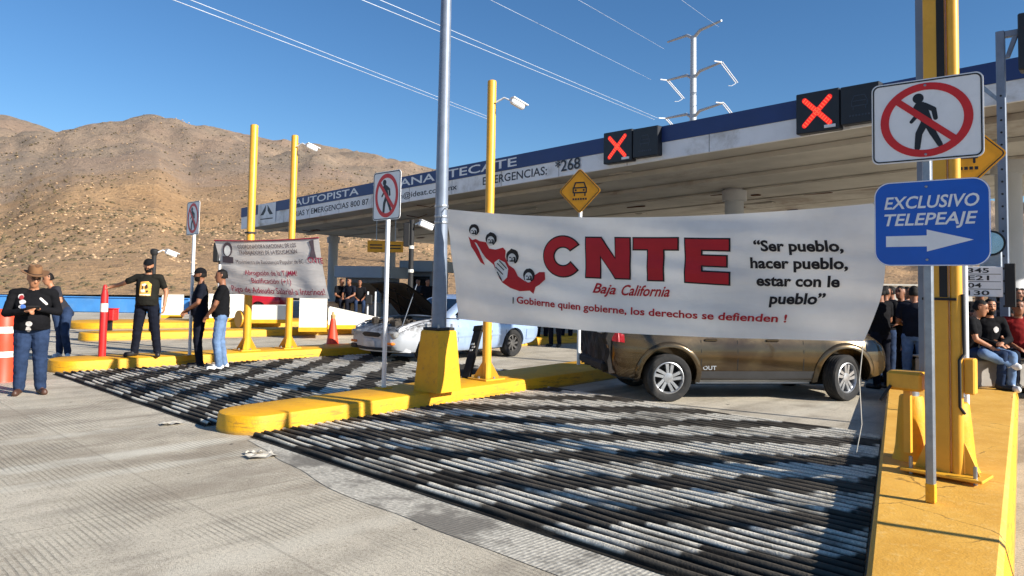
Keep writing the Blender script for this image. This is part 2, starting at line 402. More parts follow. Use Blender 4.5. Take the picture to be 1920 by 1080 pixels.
# right island (wedge)
RL0, RL1 = G(1590, 1300, .2), G(1666, 704, .2); RR0, RR1 = G(1872, 1300, .2), G(1905, 745, .2)
dR = (RL1 - RL0).normalized(); dRr = (RR1 - RR0).normalized()
RL2 = RL1 + dR * 3.5; RR2 = RR1 + dRr * 3.5
r_isl = thing('traffic_island', 'wide yellow kerb island at the right carrying the blue sign and yellow post', 'traffic island', (RL0.x, RL0.y, 0), 0, 'yellow kerb islands between the lanes')
mb = MB(); nn = 26
def rl(i): 
    a = RL0.lerp(RL2, i / nn); b_ = RR0.lerp(RR2, i / nn); return a, b_
secs = []
for i in range(nn + 1):
    a, b_ = rl(i); w = (b_ - a).normalized(); o = Vector((RL0.x, RL0.y, 0)); a = a - o; b_ = b_ - o; row = []
    row += [(a.x, a.y, 0), (a.x + w.x * .012, a.y + w.y * .012, .17), (a.x + w.x * .04, a.y + w.y * .04, .2)]
    for k in range(1, 8):
        p = a.lerp(b_, k / 8); row.append((p.x, p.y, .2 + .006 * noise.noise(p * 2.3)))
    row += [(b_.x - w.x * .04, b_.y - w.y * .04, .2), (b_.x - w.x * .01, b_.y - w.y * .01, .17), (b_.x + w.x * .03, b_.y + w.y * .03, 0)]
    secs.append(row)
mb.loft(secs); kb = mb.build('kerb', [M_KERBF, M_KERB], r_isl, smooth=40)
for p in kb.data.polygons: p.material_index = 0 if p.normal.z > .6 else 1

# rumble beds bounded by the islands
def vline(A, B):
    a = (A.dot(U), A.dot(VV)); b = (B.dot(U), B.dot(VV))
    return lambda u: a[1] + (b[1] - a[1]) * (u - a[0]) / (b[0] - a[0])
fr = vline(CI_A, CI_B); fl = vline(LI_A, LI_B); fR = vline(Vector((RL0.x, RL0.y, 0)), Vector((RL2.x, RL2.y, 0)))
nl = Vector((-dci.y, dci.x, 0))
fc = vline(CI_A + nl * .78, CI_B + nl * 1.0)
U0 = G(480, 824).dot(U); UE = G(1260, 762).dot(U)
rumble('rumble_strip_bed', U0, UE, lambda u: fr(u) + .03, lambda u: fR(u) - .02, rumble_mat('rumble_paint_near', True, .88, .54, U0))
UL = G(400, 806).dot(U)
rumble('rumble_strip_bed', UL, UE + 1.1, lambda u: fl(u) + .04, lambda u: fc(u) - .03, rumble_mat('rumble_paint_far', False, .72, .54, UL))
# pale bedding strip in front of the ridges
mb = MB(); k0 = U0 - .42; secs = []
for j in range(60):
    v = -7.2 + j * .14; kk = U0 - .08 - .36 * min(1, max(0, (v + 7.2) / 2.2)); secs.append([lv(kk + .03 * noise.noise(Vector((v * 2, 0, 0))), v, .004), lv(U0 - .01, v, .004)])
mb.loft(secs, caps=False, closed=False)
def strip_mat():
    k = NT('bedding_concrete'); pos = k.n('NewGeometry').outputs['Position']
    mp = k.n('Mapping', {'Vector': pos, 'Rotation': (0, 0, LANE)}); sx = k.n('SeparateXYZ', {0: mp})
    n1 = k.noise(mp, 1.1, 5); n2 = k.noise(mp, 30, 4, .7)
    col = k.mix(k.ramp(n2, .35, .7), lin((150, 145, 134)), lin((200, 194, 180)))
    col = k.mix(k.math('MULTIPLY', k.ramp(n1, .47, .58), .85), col, lin((98, 93, 85)))
    sn = k.math('MULTIPLY', k.math('SINE', k.math('MULTIPLY', sx.outputs[0], 180.)), .25)
    k.out(Base_Color=col, Roughness=.8, Normal=k.bump(k.math('ADD', sn, n2), .5, .008)); return k.m
tag(mb.build('road_marking_strip', strip_mat()), kind='structure')

# hills -------------------------------------------------------------
skyF = [(-900, 170), (-400, 190), (0, 222), (55, 240), (98, 258), (140, 249), (200, 243), (260, 238), (330, 241), (400, 252), (470, 265), (540, 280), (600, 291), (680, 303), (735, 312), (900, 350), (1100, 395), (1300, 425), (1600, 430), (1760, 412), (1855, 398), (1920, 392), (2200, 380), (2900, 400)]
skyN = [(-900, 430), (-300, 400), (0, 380), (60, 352), (130, 330), (240, 320), (290, 318), (322, 338), (350, 350), (420, 350), (480, 345), (600, 352), (700, 364), (800, 385), (900, 410), (1300, 480), (1700, 490), (1920, 470), (2900, 440)]
def interp(tab, x): return float(np.interp(x, [a for a, _ in tab], [b for _, b in tab]))
na, nr = 520, 170
radii = [62 * (900 / 62) ** (i / (nr - 1)) for i in range(nr)]
vs = []; att = []
for j in range(na + 1):
    px = -700 + 3300 * j / na; tx = (px - 960) / FPX; s = math.sqrt(1 + tx * tx)
    hz = HOR + (px - 960) * math.tan(ROLL)
    eF = (hz - interp(skyF, px)) / FPX / s * (1.) ; eN = (hz - interp(skyN, px)) / FPX / s
    rN, rF = 250., 560.
    for r in radii:
        x, y = r * tx / s, r / s
        p = Vector((x * .012, y * .012, 0))
        if r < rN:
            q = (r - 62) / (rN - 62); base = eN * rN * (q ** 1.25); amp = 2.0 * math.sin(math.pi * min(1, q * .95)) + .6 * q
        elif r < rF:
            q = (r - rN) / (rF - rN); base = eN * rN + (eF * rF - eN * rN) * (1 - (1 - q) ** 1.35); amp = 6.5 * math.sin(math.pi * q) * .8 + .5
        else:
            q = (r - rF) / (900 - rF); base = eF * rF * (1 - .3 * q * q) ; amp = 1
        nz = noise.fractal(p * 1.6, 1., 2.1, 5) + .5 * (abs(noise.noise(p * 3.1)) * -2 + .6) + .12 * noise.fractal(p * 14, 1., 2., 3)
        gl = abs(noise.noise(Vector((px * .0055 + r * .004, r * .0035, 2)))) * 2 - .55 + .5 * (abs(noise.noise(Vector((px * .014 - r * .006, r * .006, 7)))) * 2 - .5)
        nz += .5 * gl * (math.sin(math.pi * min(1, (r - 62) / (rF - 62))) if r < rF else 0)
        vs.append((x, y, base * (1. + 0) + 1.62 * min(1, r / 250) + amp * nz - .1)); att.append(r / rN)
fs = [(j * nr + i, (j + 1) * nr + i, (j + 1) * nr + i + 1, j * nr + i + 1) for j in range(na) for i in range(nr - 1)]
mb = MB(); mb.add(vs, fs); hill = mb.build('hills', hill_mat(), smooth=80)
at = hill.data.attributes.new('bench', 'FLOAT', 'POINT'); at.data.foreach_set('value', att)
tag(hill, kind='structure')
# boulders and dry shrubs on the slope (uncountable)
def scatter(name, n, mat, rmin, rmax, smin, smax, squash, seed):
    rnd = random.Random(seed); mb = MB()
    ico = [(0, 0, 1), (.894, 0, .447), (.276, .851, .447), (-.724, .526, .447), (-.724, -.526, .447), (.276, -.851, .447), (.724, .526, -.447), (-.276, .851, -.447), (-.894, 0, -.447), (-.276, -.851, -.447), (.724, -.526, -.447), (0, 0, -1)]
    icf = [(0, 1, 2), (0, 2, 3), (0, 3, 4), (0, 4, 5), (0, 5, 1), (1, 6, 2), (2, 7, 3), (3, 8, 4), (4, 9, 5), (5, 10, 1), (2, 6, 7), (3, 7, 8), (4, 8, 9), (5, 9, 10), (1, 10, 6), (6, 11, 7), (7, 11, 8), (8, 11, 9), (9, 11, 10), (10, 11, 6)]
    cnt = 0
    while cnt < n:
        j = rnd.randrange(60, 330 if rnd.random() < .85 else na); i = rnd.randrange(nr)
        if not rmin <= radii[i] <= rmax: continue
        v = vs[j * nr + i]
        if noise.noise(Vector((v[0] * .02, v[1] * .02, 5 + seed))) < rnd.uniform(-.5, .25): continue
        dxy = radii[i] * .004; s = rnd.uniform(smin, smax) * (1 + radii[i] / 700)
        c = (v[0] + rnd.uniform(-1, 1) * dxy, v[1] + rnd.uniform(-1, 1) * dxy, v[2] - .1 * s)
        mb.add([(c[0] + p[0] * s * rnd.uniform(.7, 1.3), c[1] + p[1] * s * rnd.uniform(.7, 1.3), c[2] + p[2] * s * squash * rnd.uniform(.7, 1.2)) for p in ico], icf); cnt += 1
    return tag(mb.build(name, mat), kind='stuff')
tag(scatter('boulders', 5200, std('boulder_stone', (180, 150, 116), .95, 0, .25, .2), 90, 420, .08, .27, .65, 1), 'pale boulders strewn over the dry hillside', 'rocks')
tag(scatter('dry_shrubs', 9000, std('dry_shrub', (96, 84, 60), .95, 0, .35, .2), 66, 440, .10, .32, .75, 2), 'sparse dry shrubs dotted over the brown hillside', 'shrubs')

# ================================================================== CANOPY
FL = D(455, 430, 44.0); FR_ = D(1490, 260, 19.0)
fd = Vector((FR_.x - FL.x, FR_.y - FL.y, 0)).normalized(); fn = Vector((fd.y, -fd.x, 0))       # fn faces the camera
if fn.y > 0: fn = -fn
fdz = (FR_.z - FL.z) / (Vector((FR_.x - FL.x, FR_.y - FL.y, 0))).length
FLEN = (Vector((FR_.x - FL.x, FR_.y - FL.y, 0))).length + 10.5
RZF = math.atan2(fd.y, fd.x)
canopy = thing('toll_canopy', 'long flat toll plaza canopy with navy and white lettered fascia', 'canopy', (FL.x, FL.y, FL.z), RZF)
# local frame: x along fascia, -y to the camera, z up; the whole roof leans by fdz along x
def cz(x): return fdz * x
def fpx(px, py):
    p = onplane(px, py, FL, fn) - FL; x = p.dot(fd); return x, p.z - cz(x)
hW0 = fpx(455, 408)[1]; hT0 = fpx(455, 391)[1]; hW1 = fpx(1490, 225)[1]; hT1 = fpx(1490, 191)[1]
xr = fpx(1490, 225)[0]
def hw(x): return hW0 + (hW1 - hW0) * x / xr
def ht(x): return hT0 + (hT1 - hT0) * x / xr
def panel(z0f, z1f, th, x0=0., x1=None, off=0.):
    x1 = FLEN if x1 is None else x1; n = 14; secs = []
    for i in range(n + 1):
        x = x0 + (x1 - x0) * i / n
        secs.append([(x, -off - th, cz(x) + z0f(x)), (x, -off - th, cz(x) + z1f(x)), (x, -off, cz(x) + z1f(x)), (x, -off, cz(x) + z0f(x))])
    return MB().loft(secs)
M_NAVY = std('navy_fascia', (34, 58, 112), .5, 0, .08, .8, 0, (48, 66, 104), .4)
M_FASW = std('white_fascia', (236, 236, 238), .6, 0, .05, 1.3, 0, (158, 150, 140), .65)
M_UNDER = std('stained_soffit', (184, 180, 172), .85, 0, .12, .5, .1, (110, 84, 62), .75)
panel(lambda x: 0., hw, .10).build('white_fascia', M_FASW, canopy)
panel(lambda x: hw(x) + .003, ht, .13).build('navy_fascia', M_NAVY, canopy)
for k in range(15):
    x = 2.6 + k * 2.9
    MB().loft([[(x + d, -.104, cz(x) + z0), (x + d, -.104, cz(x) + z1), (x + d, -.098, cz(x) + z1), (x + d, -.098, cz(x) + z0)] for d in (0, .018) for z0, z1 in ((.004, hw(x) - .004),)]).build('panel_seam', std('seam_grey', (120, 120, 122), .8), canopy)
DEP = 15.5; DROP = .25
n = 16; secs = []
for i in range(n + 1):
    x = FLEN * i / n
    secs.append([(x, .003, cz(x) + .06), (x, .003, cz(x) + ht(x) - .05), (x, DEP, cz(x) + ht(x) - .05 - DROP), (x, DEP, cz(x) + .06 - DROP)])
MB().loft(secs).build('roof_slab', M_UNDER, canopy)
for k in range(6):                                              # soffit beams
    y = 1.2 + k * 2.7; mb = MB()
    mb.loft([[(x, y, cz(x) - .13), (x, y + .22, cz(x) - .13), (x, y + .22, cz(x) + .045 - DROP * y / DEP), (x, y, cz(x) + .045 - DROP * y / DEP)] for x in (.3, FLEN - .2)]); mb.build('soffit_beam', M_UNDER, canopy)
rnd = random.Random(5); M_RUST = std('rusty_steel', (92, 60, 44), .8, 0, .3, 8)
for k in range(44):
    x = rnd.uniform(2, FLEN - 2); y = rnd.uniform(.4, 14); l = rnd.uniform(.3, 1.6)
    MB().box((x, y, cz(x) + .035 - DROP * y / DEP), (l, rnd.uniform(.06, .3), .05)).build('soffit_panel', [M_UNDER, M_RUST][rnd.randrange(2)], canopy)
for k in range(6):
    x = rnd.uniform(2, FLEN - 4); y = rnd.uniform(.6, 6)
    MB().tube([(x, y, cz(x) - .02), (x + .6, y + .3, cz(x) - .12), (x + 1.4, y + .2, cz(x) - .03)], .02, 5).build('hanging_pipe', M_RUST, canopy)
for px, yy, rad in ((612, 6., .30), (735, 5.2, .26), (885, 7.5, .32), (1375, 6.5, .34), (1890, 7., .34)):
    # find x along the canopy so the column shows at px
    best = min((abs(proj(FL + fd * x + (-fn) * yy + Vector((0, 0, cz(x))))[0] - px), x) for x in np.linspace(0, FLEN, 500))[1]
    z = cz(best) - .13 + FL.z
    mb = MB(); mb.lathe([(rad, -FL.z - .05), (rad, cz(best) - .02)], 24, TR(best, yy, 0))
    mb.lathe([(rad + .1, cz(best) - .5), (rad + .1, cz(best) - .12)], 24, TR(best, yy, 0))
    mb.build('column', std('column_paint', (176, 178, 182), .7, 0, .06, 1), canopy, smooth=40)
def fascia_text(mb, body, px0, px1, zlo, zhi, off, bold=0.):
    x0 = fpx(px0, 400)[0]; x1 = fpx(px1, 300)[0]; v, f, tw = text2d(body, bold)
    o = []
    for x, y in v:
        X = x0 + x / tw * (x1 - x0); lo, hi = zlo(X), zhi(X); o.append((X, -off, cz(X) + lo + (hi - lo) * y))
    mb.add(o, f)
tl = lambda a: (lambda x: hw(x) + (ht(x) - hw(x)) * a); wl = lambda a: (lambda x: hw(x) * a)
for s_, a, b in (('AUTOPISTA', 556, 679), ('TIJUANA', 703, 821), ('TECATE', 843, 974)):
    mb = MB(); fascia_text(mb, s_, a, b, tl(.2), tl(.82), .136, .012); mb.build('lettering', M_SIGNW, canopy)
for s_, a, b, lo, hi in (('RIAS Y EMERGENCIAS 800 87', 556, 697, .3, .72), ('n@ideat.com.mx', 752, 862, .3, .68), ('EMERGENCIAS:', 908, 1030, .28, .8), ('*268', 1045, 1093, .3, 1.0)):
    mb = MB(); fascia_text(mb, s_, a, b, wl(lo), wl(hi), .106 if '268' not in s_ else .136, .012); mb.build('lettering', std('grey_lettering', (52, 56, 66), .6), canopy)
x0, z0 = fpx(488, 412); x1, z1 = fpx(522, 380)
T = TR((x0 + x1) / 2, -.136, cz((x0 + x1) / 2) + .1) @ XZ; w = (x1 - x0); hh = ht(x0) - .12
mb = MB(); mb.box((0, hh / 2, 0.004), (w, hh, .01), T)
mb.build('logo_panel', M_FASW, canopy)
mb = MB()
for poly in ([(-.36, .42), (-.04, .92), (-.06, .62), (-.18, .42)], [(.36, .42), (.04, .92), (.06, .62), (.18, .42)]):
    mb.prism([(x * w, y * hh) for x, y in poly], .010, .014, T)
mb.box((0, hh * .22, .012), (w * .7, hh * .05, .004), T)
mb.build('logo', M_SIGNK, canopy)

# lane signals ------------------------------------------------------
M_LED = emit_mat('red_led', (215, 34, 26), .6)
M_LED2 = emit_mat('orange_led', (255, 96, 60), .9)
M_BOX = std('signal_housing', (30, 33, 40), .5, 0, .1, 4)
M_DIMLED = std('dark_led', (52, 60, 74), .5)
def signal(px0, px1, py_c, h_px, kind, label, plane_off=.32):
    P = FL + fn * plane_off
    a = onplane(px0, py_c, P, fn); b = onplane(px1, py_c, P, fn)
    c = (a + b) / 2; w = (b - a).length - .03; dep = c.y; h = h_px / FPX * dep
    t = thing('lane_signal', label, 'lane signal', (c.x, c.y, c.z), RZF, 'lane signals on the canopy fascia')
    MB().box((0, .12, 0), (w, .26, h), b=.02).build('housing', M_BOX, t)
    mb = MB(); s = min(w, h)
    if kind == 'x':
        for i, sg in enumerate((-1, 1)):
            mb.prism(stroke((-.31 * s, -.31 * s * sg), (.31 * s, .31 * s * sg), .066 * s), .011, .013 + .002 * i, XZ)
            for k in range(-6, 7):
                for q in (-1, 0, 1):
                    c0, c1 = k * .052 * s, q * .036 * s
                    mb.prism(circ(.014 * s, 8, c0 - c1 * sg * .7, c0 * sg + c1 * .7), .012, .017 + .001 * i, XZ, m=1)
        mb.build('red_cross', [M_LED, M_LED2], t)
        MB().box((w * .3, -.02, -h * .40), (w * .25, .04, h * .07)).build('maker_plate', M_SIGNW, t)
    else:
        T = XZ
        for a_, b_ in (((-.2, -.05), (.2, -.05)), ((-.2, -.05), (-.2, .08)), ((.2, -.05), (.2, .08)), ((-.2, .08), (-.13, .22)), ((.2, .08), (.13, .22)), ((-.13, .22), (.13, .22)), ((-.16, .08), (.16, .08)), ((-.16, -.05), (-.16, -.14)), ((.16, -.05), (.16, -.14))):
            mb.prism(stroke((a_[0] * s, a_[1] * s), (b_[0] * s, b_[1] * s), .012 * s), .012, .016, T)
        for k in range(7): mb.box((-.24 * s + k * .08 * s, -.3 * s, .014), (.05 * s, .045 * s, .004), T)
        mb.build('car_symbol', M_DIMLED, t)
    for sg in (-1, 1): MB().box((sg * w * .3, .29, h * .3), (.05, .2, .05)).build('bracket', M_GALV, t)
signal(1131, 1185, 275, 60, 'x', 'smaller dark lane signal showing a red cross, above the banner')
signal(1186, 1234, 266, 56, 'car', 'unlit dark lane signal box beside the smaller red cross')
signal(1492, 1574, 209, 78, 'x', 'bigger dark lane signal with a red cross, left of the pedestrian sign')
signal(1575, 1650, 194, 74, 'car', 'unlit dark lane signal box beside the bigger red cross')

# hanging yellow clearance signs
for a, b, yc, hp, lab in ((689, 722, 462, 22, 'left half of the small yellow sign hung under the canopy'), (726, 756, 463, 21, 'right half of the small yellow sign hung under the canopy')):
    p = D(a, yc, 33.); q = D(b, yc, 33.); c = (p + q) / 2; w = (q - p).length
    t = thing('hanging_sign', lab, 'sign', (c.x, c.y, c.z), 0, 'yellow clearance signs')
    h = hp / FPX * 33
    MB().box((0, 0, 0), (w, .06, h), b=.01).build('panel', M_SIGNY, t)
    mb = MB()
    for k in range(2): mb.box((0, -.034, (.12 - .26 * k) * h), (w * .7, .006, h * .1))
    mb.build('lettering', M_SIGNK, t)
    MB().tube([(0, 0, h / 2 - .01), (0, 0, 5.6 - c.z)], .02, 6).build('hanger', M_GALV, t)

# ================================================================== booths, walls and far clutter
M_BOOTH = std('booth_roof_grey', (150, 156, 164), .7, 0, .06, 1.2)
def booth(pxl, pxr, ytop, dep, label):
    a = D(pxl, ytop, dep); b = D(pxr, ytop, dep); c = (a + b) / 2; w = (b - a).length; zt = c.z
    t = thing('toll_booth', label, 'toll booth', (c.x, c.y, 0), R(-20), 'toll booths under the canopy')
    MB().box((0, 0, zt - .28), (w, 2.6, .55), b=.03).build('roof', M_BOOTH, t)
    MB().box((0, .1, (zt - .56) / 2), (w * .72, 1.9, zt - .56)).build('cabin', std('booth_wall', (120, 120, 124), .7), t)
    MB().box((0, -.86, zt - 1.25), (w * .6, .04, .95)).build('window', M_GLASS, t)
    MB().box((w * .37, 0, zt - 1.25), (.04, 1.3, .95)).build('window', M_GLASS, t)
booth(648, 748, 500, 36, 'grey flat roofed toll booth behind the crowd, left of the dark post')
booth(768, 836, 490, 38, 'grey flat roofed toll booth behind the dark camera post')
booth(1010, 1120, 520, 30, 'toll booth mostly hidden behind the red lettered banner')

def block(px0, px1, yb, yt, label, deep=.9, mat=M_WALLW, yel=True, z=.2, slope=0., group='white crash walls'):
    a = G(px0, yb, z); b = G(px1, yb, z); c = (a + b) / 2; w = (b - a).length; h = (yb - yt) / FPX * c.y
    t = thing('crash_wall', label, 'barrier wall', (c.x, c.y, z), math.atan2(b.y - a.y, b.x - a.x), group)
    poly = [(-w / 2, .12), (w / 2, .12), (w / 2, h - slope), (w / 2 - .04, h - slope), (-w / 2 + .04, h), (-w / 2, h - .04)]
    MB().prism(poly, -deep, 0, XZ).build('wall', mat, t)
    if yel: MB().box((0, deep / 2, .06), (w + .02, deep + .02, .12)).build('yellow_base', M_KERB, t)
block(302, 341, 597, 553, 'narrow white crash block right of the man in the printed T-shirt', .8)
block(372, 460, 603, 552, 'white crash wall partly hidden by the two men talking', .8)
block(470, 538, 606, 573, 'low white crash wall below the small banner', .8)
block(560, 612, 622, 556, 'tall white crash block right of the second yellow post', 1.2)
block(615, 752, 617, 576, 'long white sloping barrier wall behind the orange cone', .5, slope=.45)
a, b = G(112, 600), G(250, 600); c = (a + b) / 2
t = thing('low_wall', 'low bright blue painted wall at the foot of the hill', 'wall', (c.x, c.y + 6, 0), 0)
k_ = (c.y + 6) / c.y; MB().box((-6.6, 0, .34), ((b - a).length * k_ + 12, .25, .66), b=.02).build('wall', std('blue_wall', (70, 138, 204), .7, 0, .1, 1.2, 0, (120, 160, 196), .6), t)
MB().box((-6.6, 0, .69), ((b - a).length * k_ + 12, .34, .04)).build('coping', std('blue_wall', (62, 140, 214)), t)
t = thing('equipment_box', 'small red box by the blue wall behind the bollard post', 'box', tuple(D(207, 590, 21.)), 0)
MB().box((0, 0, 0), (.32, .3, .32), b=.02).build('cabinet', M_SIGNR, t); MB().box((0, 0, .17), (.34, .32, .02)).build('lid', M_SIGNR, t)
MB().box((0, 0, -.55), (.1, .1, .8)).build('stand', M_BLACK, t)
# white building on the far right
a = D(1645, 575, 60.); b = D(1760, 575, 60.); c = (a + b) / 2
t = thing('white_building', 'long low white building in the distance right of the banner', 'building', (c.x, c.y, 0), R(-15))
MB().box((0, 0, 1.0), (8, 4, 2.0)).build('wall', M_WALLW, t); MB().box((0, 0, 2.06), (8.3, 4.3, .12)).build('roof', M_WALLW, t)
for k in range(3): MB().box((-2.6 + k * 2.6, -2.01, 1.2), (1.2, .03, .7)).build('window', M_GLASS, t)

# ================================================================== POLES AND SIGNS
def camera_unit(t, z, side, yaw=0., s=1.):
    """white bullet camera on a short arm"""
    T = TR(side * .10, 0, z, yaw)
    MB().tube([(0, 0, -.02), (side * .12, -.03, .04), (side * .2, -.06, 0)], .02 * s, 6, T).build('camera_arm', M_WHITEP, t, smooth=40)
    mb = MB(); TT = T @ TR(side * .24, -.08, -.02, R(35) * side, 0, R(18) * side)
    mb.box((side * .1, 0, 0), (.34 * s, .12 * s, .12 * s), TT, b=.02); mb.box((side * .12, 0, .075 * s), (.40 * s, .15 * s, .02), TT, b=.005)
    o = mb.build('security_camera', M_WHITEP, t)
    MB().lathe([(.045 * s, 0), (.045 * s, .03), (.03 * s, .032)], 12, TT @ TR(side * .27 * s, 0, 0, 0, 0, R(90) * side)).build('lens', M_GLASS, o)
def yellow_post(px, py, ptop, rad, label, cam=None, lean=0., zb=KH, cz_=None):
    p = G(px, py, zb); h = (proj(p)[1] - ptop) / FPX * p.y * 1.0
    t = thing('yellow_post', label, 'post', (p.x, p.y, zb), R(-44), 'slim yellow steel posts')
    MB().lathe([(rad, .02), (rad, h - .02), (rad * .9, h), (rad * .5, h + .012)], 20).build('post', M_POST, t, smooth=40)
    MB().box((0, 0, .012), (.40, .40, .025), b=.006).build('base_plate', M_POST, t)
    for k in range(4):
        MB().prism([(rad - .005, .024), (rad + .115, .024), (rad + .115, .05), (rad - .005, .26)], -.008, .008, Matrix.Rotation(R(90 * k + 45), 4, 'Z') @ XZ).build('gusset', M_POST, t)
        MB().lathe([(.018, .024), (.018, .05), (.008, .055)], 6, Matrix.Rotation(R(90 * k), 4, 'Z') @ TR(.16, 0, 0)).build('anchor_bolt', M_GALV, t)
    if cam: camera_unit(t, h - cam, 1, R(44), .72)
    return t, h
yp_mid, _ = yellow_post(912, 711, 149, .068, 'yellow post with white camera standing right of the grey pole', .32)
yp_l1, hl1 = yellow_post(462, 657, 233, .078, 'tallest slim yellow post, holding the left end of the small banner')
yp_l2, hl2 = yellow_post(540, 653, 253, .07, 'yellow post with white camera near the right end of the small banner', .22)
MB().prism(circ(.17, 20), -.02, .02, TR(-.17, -.09, .62) @ XZ).build('round_plate', M_POST, yp_l1)
MB().box((0, 0, 2.35), (.17, .17, .04)).build('clamp', M_BLACK, yp_l1)

# grey lamp pole on yellow plinth
p = G(818, 735, KH); pg = Vector((p.x, p.y + .15, KH))
lp = thing('street_pole', 'tall tapered grey steel pole rising from a yellow concrete plinth', 'pole', tuple(pg), -math.atan2(dci.x, dci.y))
mb = MB(); mb.loft([[(-.22, -.22, 0), (.22, -.22, 0), (.22, .22, 0), (-.22, .22, 0)], [(-.205, -.205, .22), (.205, -.205, .22), (.205, .205, .22), (-.205, .205, .22)], [(-.165, -.165, .77), (.165, -.165, .77), (.165, .165, .77), (-.165, .165, .77)], [(-.155, -.155, .79), (.155, -.155, .79), (.155, .155, .79), (-.155, .155, .79)]])
mb.build('plinth', M_KERB, lp)
MB().box((0, 0, .81), (.3, .3, .035), b=.006).build('base_plate', M_BLACK, lp)
MB().lathe([(.1, .82), (.088, 2.0), (.07, 5.4), (.05, 9.5)], 24).build('pole', M_GREYPOLE, lp, smooth=50)
for z in (2.2, 2.28, 2.42): MB().lathe([(.094, z), (.096, z + .015), (.094, z + .03)], 20).build('strap', M_GALV, lp)
for k in range(4): MB().lathe([(.016, .82), (.016, .87), (.006, .875)], 6, TR(.12 * (1 if k % 2 else -1), .12 * (1 if k > 1 else -1), 0)).build('anchor_bolt', M_GALV, lp)

def ped_graphic(t, w, h, z, off=.0, red=True):
    T = TR(0, -off, z) @ XZ
    MB().prism(rrect(w, h, .045 * h / .56), -.006, .0, T).build('sign_panel', [M_SIGNW], t)
    k = h / .56
    MB().ring(rrect(w - .016 * k, h - .016 * k, .04 * k), rrect(w - .034 * k, h - .034 * k, .033 * k), .0005, .003, T).build('border', M_SIGNK, t)
    r0 = .252 * k; sx = (w / .62) / k * 1.02
    mb = MB(); mb.ring(circ(r0, 56, 0, 0, sx), circ(r0 * .81, 56, 0, 0, sx), .0005, .0035, T)
    mb.build('prohibition_ring', M_SIGNR, t)
    mb = MB(); q = r0
    mb.prism(circ(.135 * q, 18, -.17 * q, .60 * q), .0006, .0022, T)
    parts = [((-.12, .34), (.06, -.1), .17, .12), ((-.02, .4), (.2, .26), .07, .065), ((.2, .26), (.24, .02), .062, .055), ((-.2, .32), (-.22, .1), .055, .05), ((-.22, .12), (-.34, -.02), .05, .045),
             ((-.02, -.08), (-.16, -.36), .095, .085), ((-.16, -.36), (-.2, -.74), .085, .07), ((.06, -.1), (.18, -.38), .095, .085), ((.18, -.38), (.34, -.70), .08, .065)]
    for i, (a, b, w0, w1) in enumerate(parts):
        mb.prism(stroke((a[0] * q, a[1] * q), (b[0] * q, b[1] * q), w0 * q, w1 * q), .0005, .0024 + .00012 * i, T)
    mb.build('walking_figure', M_SIGNK, t)
    a = (-.64 * r0 * sx, .6 * r0); b = (.64 * r0 * sx, -.6 * r0); d = Vector((b[0] - a[0], b[1] - a[1])).normalized(); nx, ny = -d.y * .085 * r0, d.x * .085 * r0
    MB().prism([(a[0] + nx, a[1] + ny), (a[0] - nx, a[1] - ny), (b[0] - nx, b[1] - ny), (b[0] + nx, b[1] + ny)], .0008, .0042, T).build('prohibition_bar', M_SIGNR, t)
YAW = -LANE
def ped_sign(px, py, yc, w, h, label, yaw=YAW, mat=M_GALV):
    p = G(px, py, KH); z = (proj(p)[1] - yc) / FPX * p.y
    t = thing('traffic_sign', label, 'traffic sign', (p.x, p.y, KH), yaw, 'no pedestrians signs')
    MB().box((0, .03, (z + h * .45) / 2), (.05, .05, z + h * .45), b=.008).build('post', mat, t)
    MB().box((0, .03, .006), (.16, .16, .014)).build('base_plate', M_KERB, t)
    ped_graphic(t, w, h, z, .006)
    return t, p
ped_sign(716, 728, 368, .62, .66, 'medium sized no pedestrians sign on a white post left of the grey pole', mat=M_WHITEP)
ped_sign(352, 667, 410, .56, .62, 'farthest no pedestrians sign, on a slim post between the men and the hill', mat=M_WHITEP)
# near sign pair
sp = G(1744, 944, KH)
t = thing('traffic_sign', 'nearest no pedestrians sign with blue EXCLUSIVO TELEPEAJE board on one grey post', 'traffic sign', (sp.x, sp.y, KH), R(-40), 'no pedestrians signs')
zc1 = (proj(sp)[1] - 229) / FPX * sp.y; zc2 = (proj(sp)[1] - 425) / FPX * sp.y
MB().box((0, .034, (zc1 + .2) / 2 + .06), (.056, .056, zc1 + .2 - .1), b=.008).build('post', M_GALV, t)
MB().box((0, .034, .065), (.06, .06, .13), b=.006).build('painted_foot', M_KERB, t)
ped_graphic(t, .685, .57, zc1, .006)
T = TR(.02, -.006, zc2) @ XZ
bs = MB().prism(rrect(.70, .585, .10, 10), -.006, 0, T).build('blue_panel', M_SIGNB, t)
MB().ring(rrect(.698, .583, .10, 10), rrect(.686, .571, .096, 10), .0003, .0012, T).build('border', M_SIGNW, t)
mb = MB()
flat_text(mb, 'EXCLUSIVO', -.285, .105, .575, .082, .0022, T, .018, .22)
flat_text(mb, 'TELEPEAJE', -.285, -.012, .565, .08, .0022, T, .018, .22)
mb.build('lettering', M_SIGNW, t)
MB().prism([(-.275, -.085), (-.275, -.16), (-.02, -.16), (-.02, -.195), (.255, -.12), (-.02, -.045), (-.02, -.085)], .0005, .0025, T).build('arrow', M_SIGNW, t)
for z in (zc1 + .24, zc1 - .24, zc2 + .25, zc2 - .25): MB().lathe([(.009, .001), (.009, .006), (.004, .009)], 8, TR(.0, -.006, z) @ XZ).build('bolt', M_GALV, t)

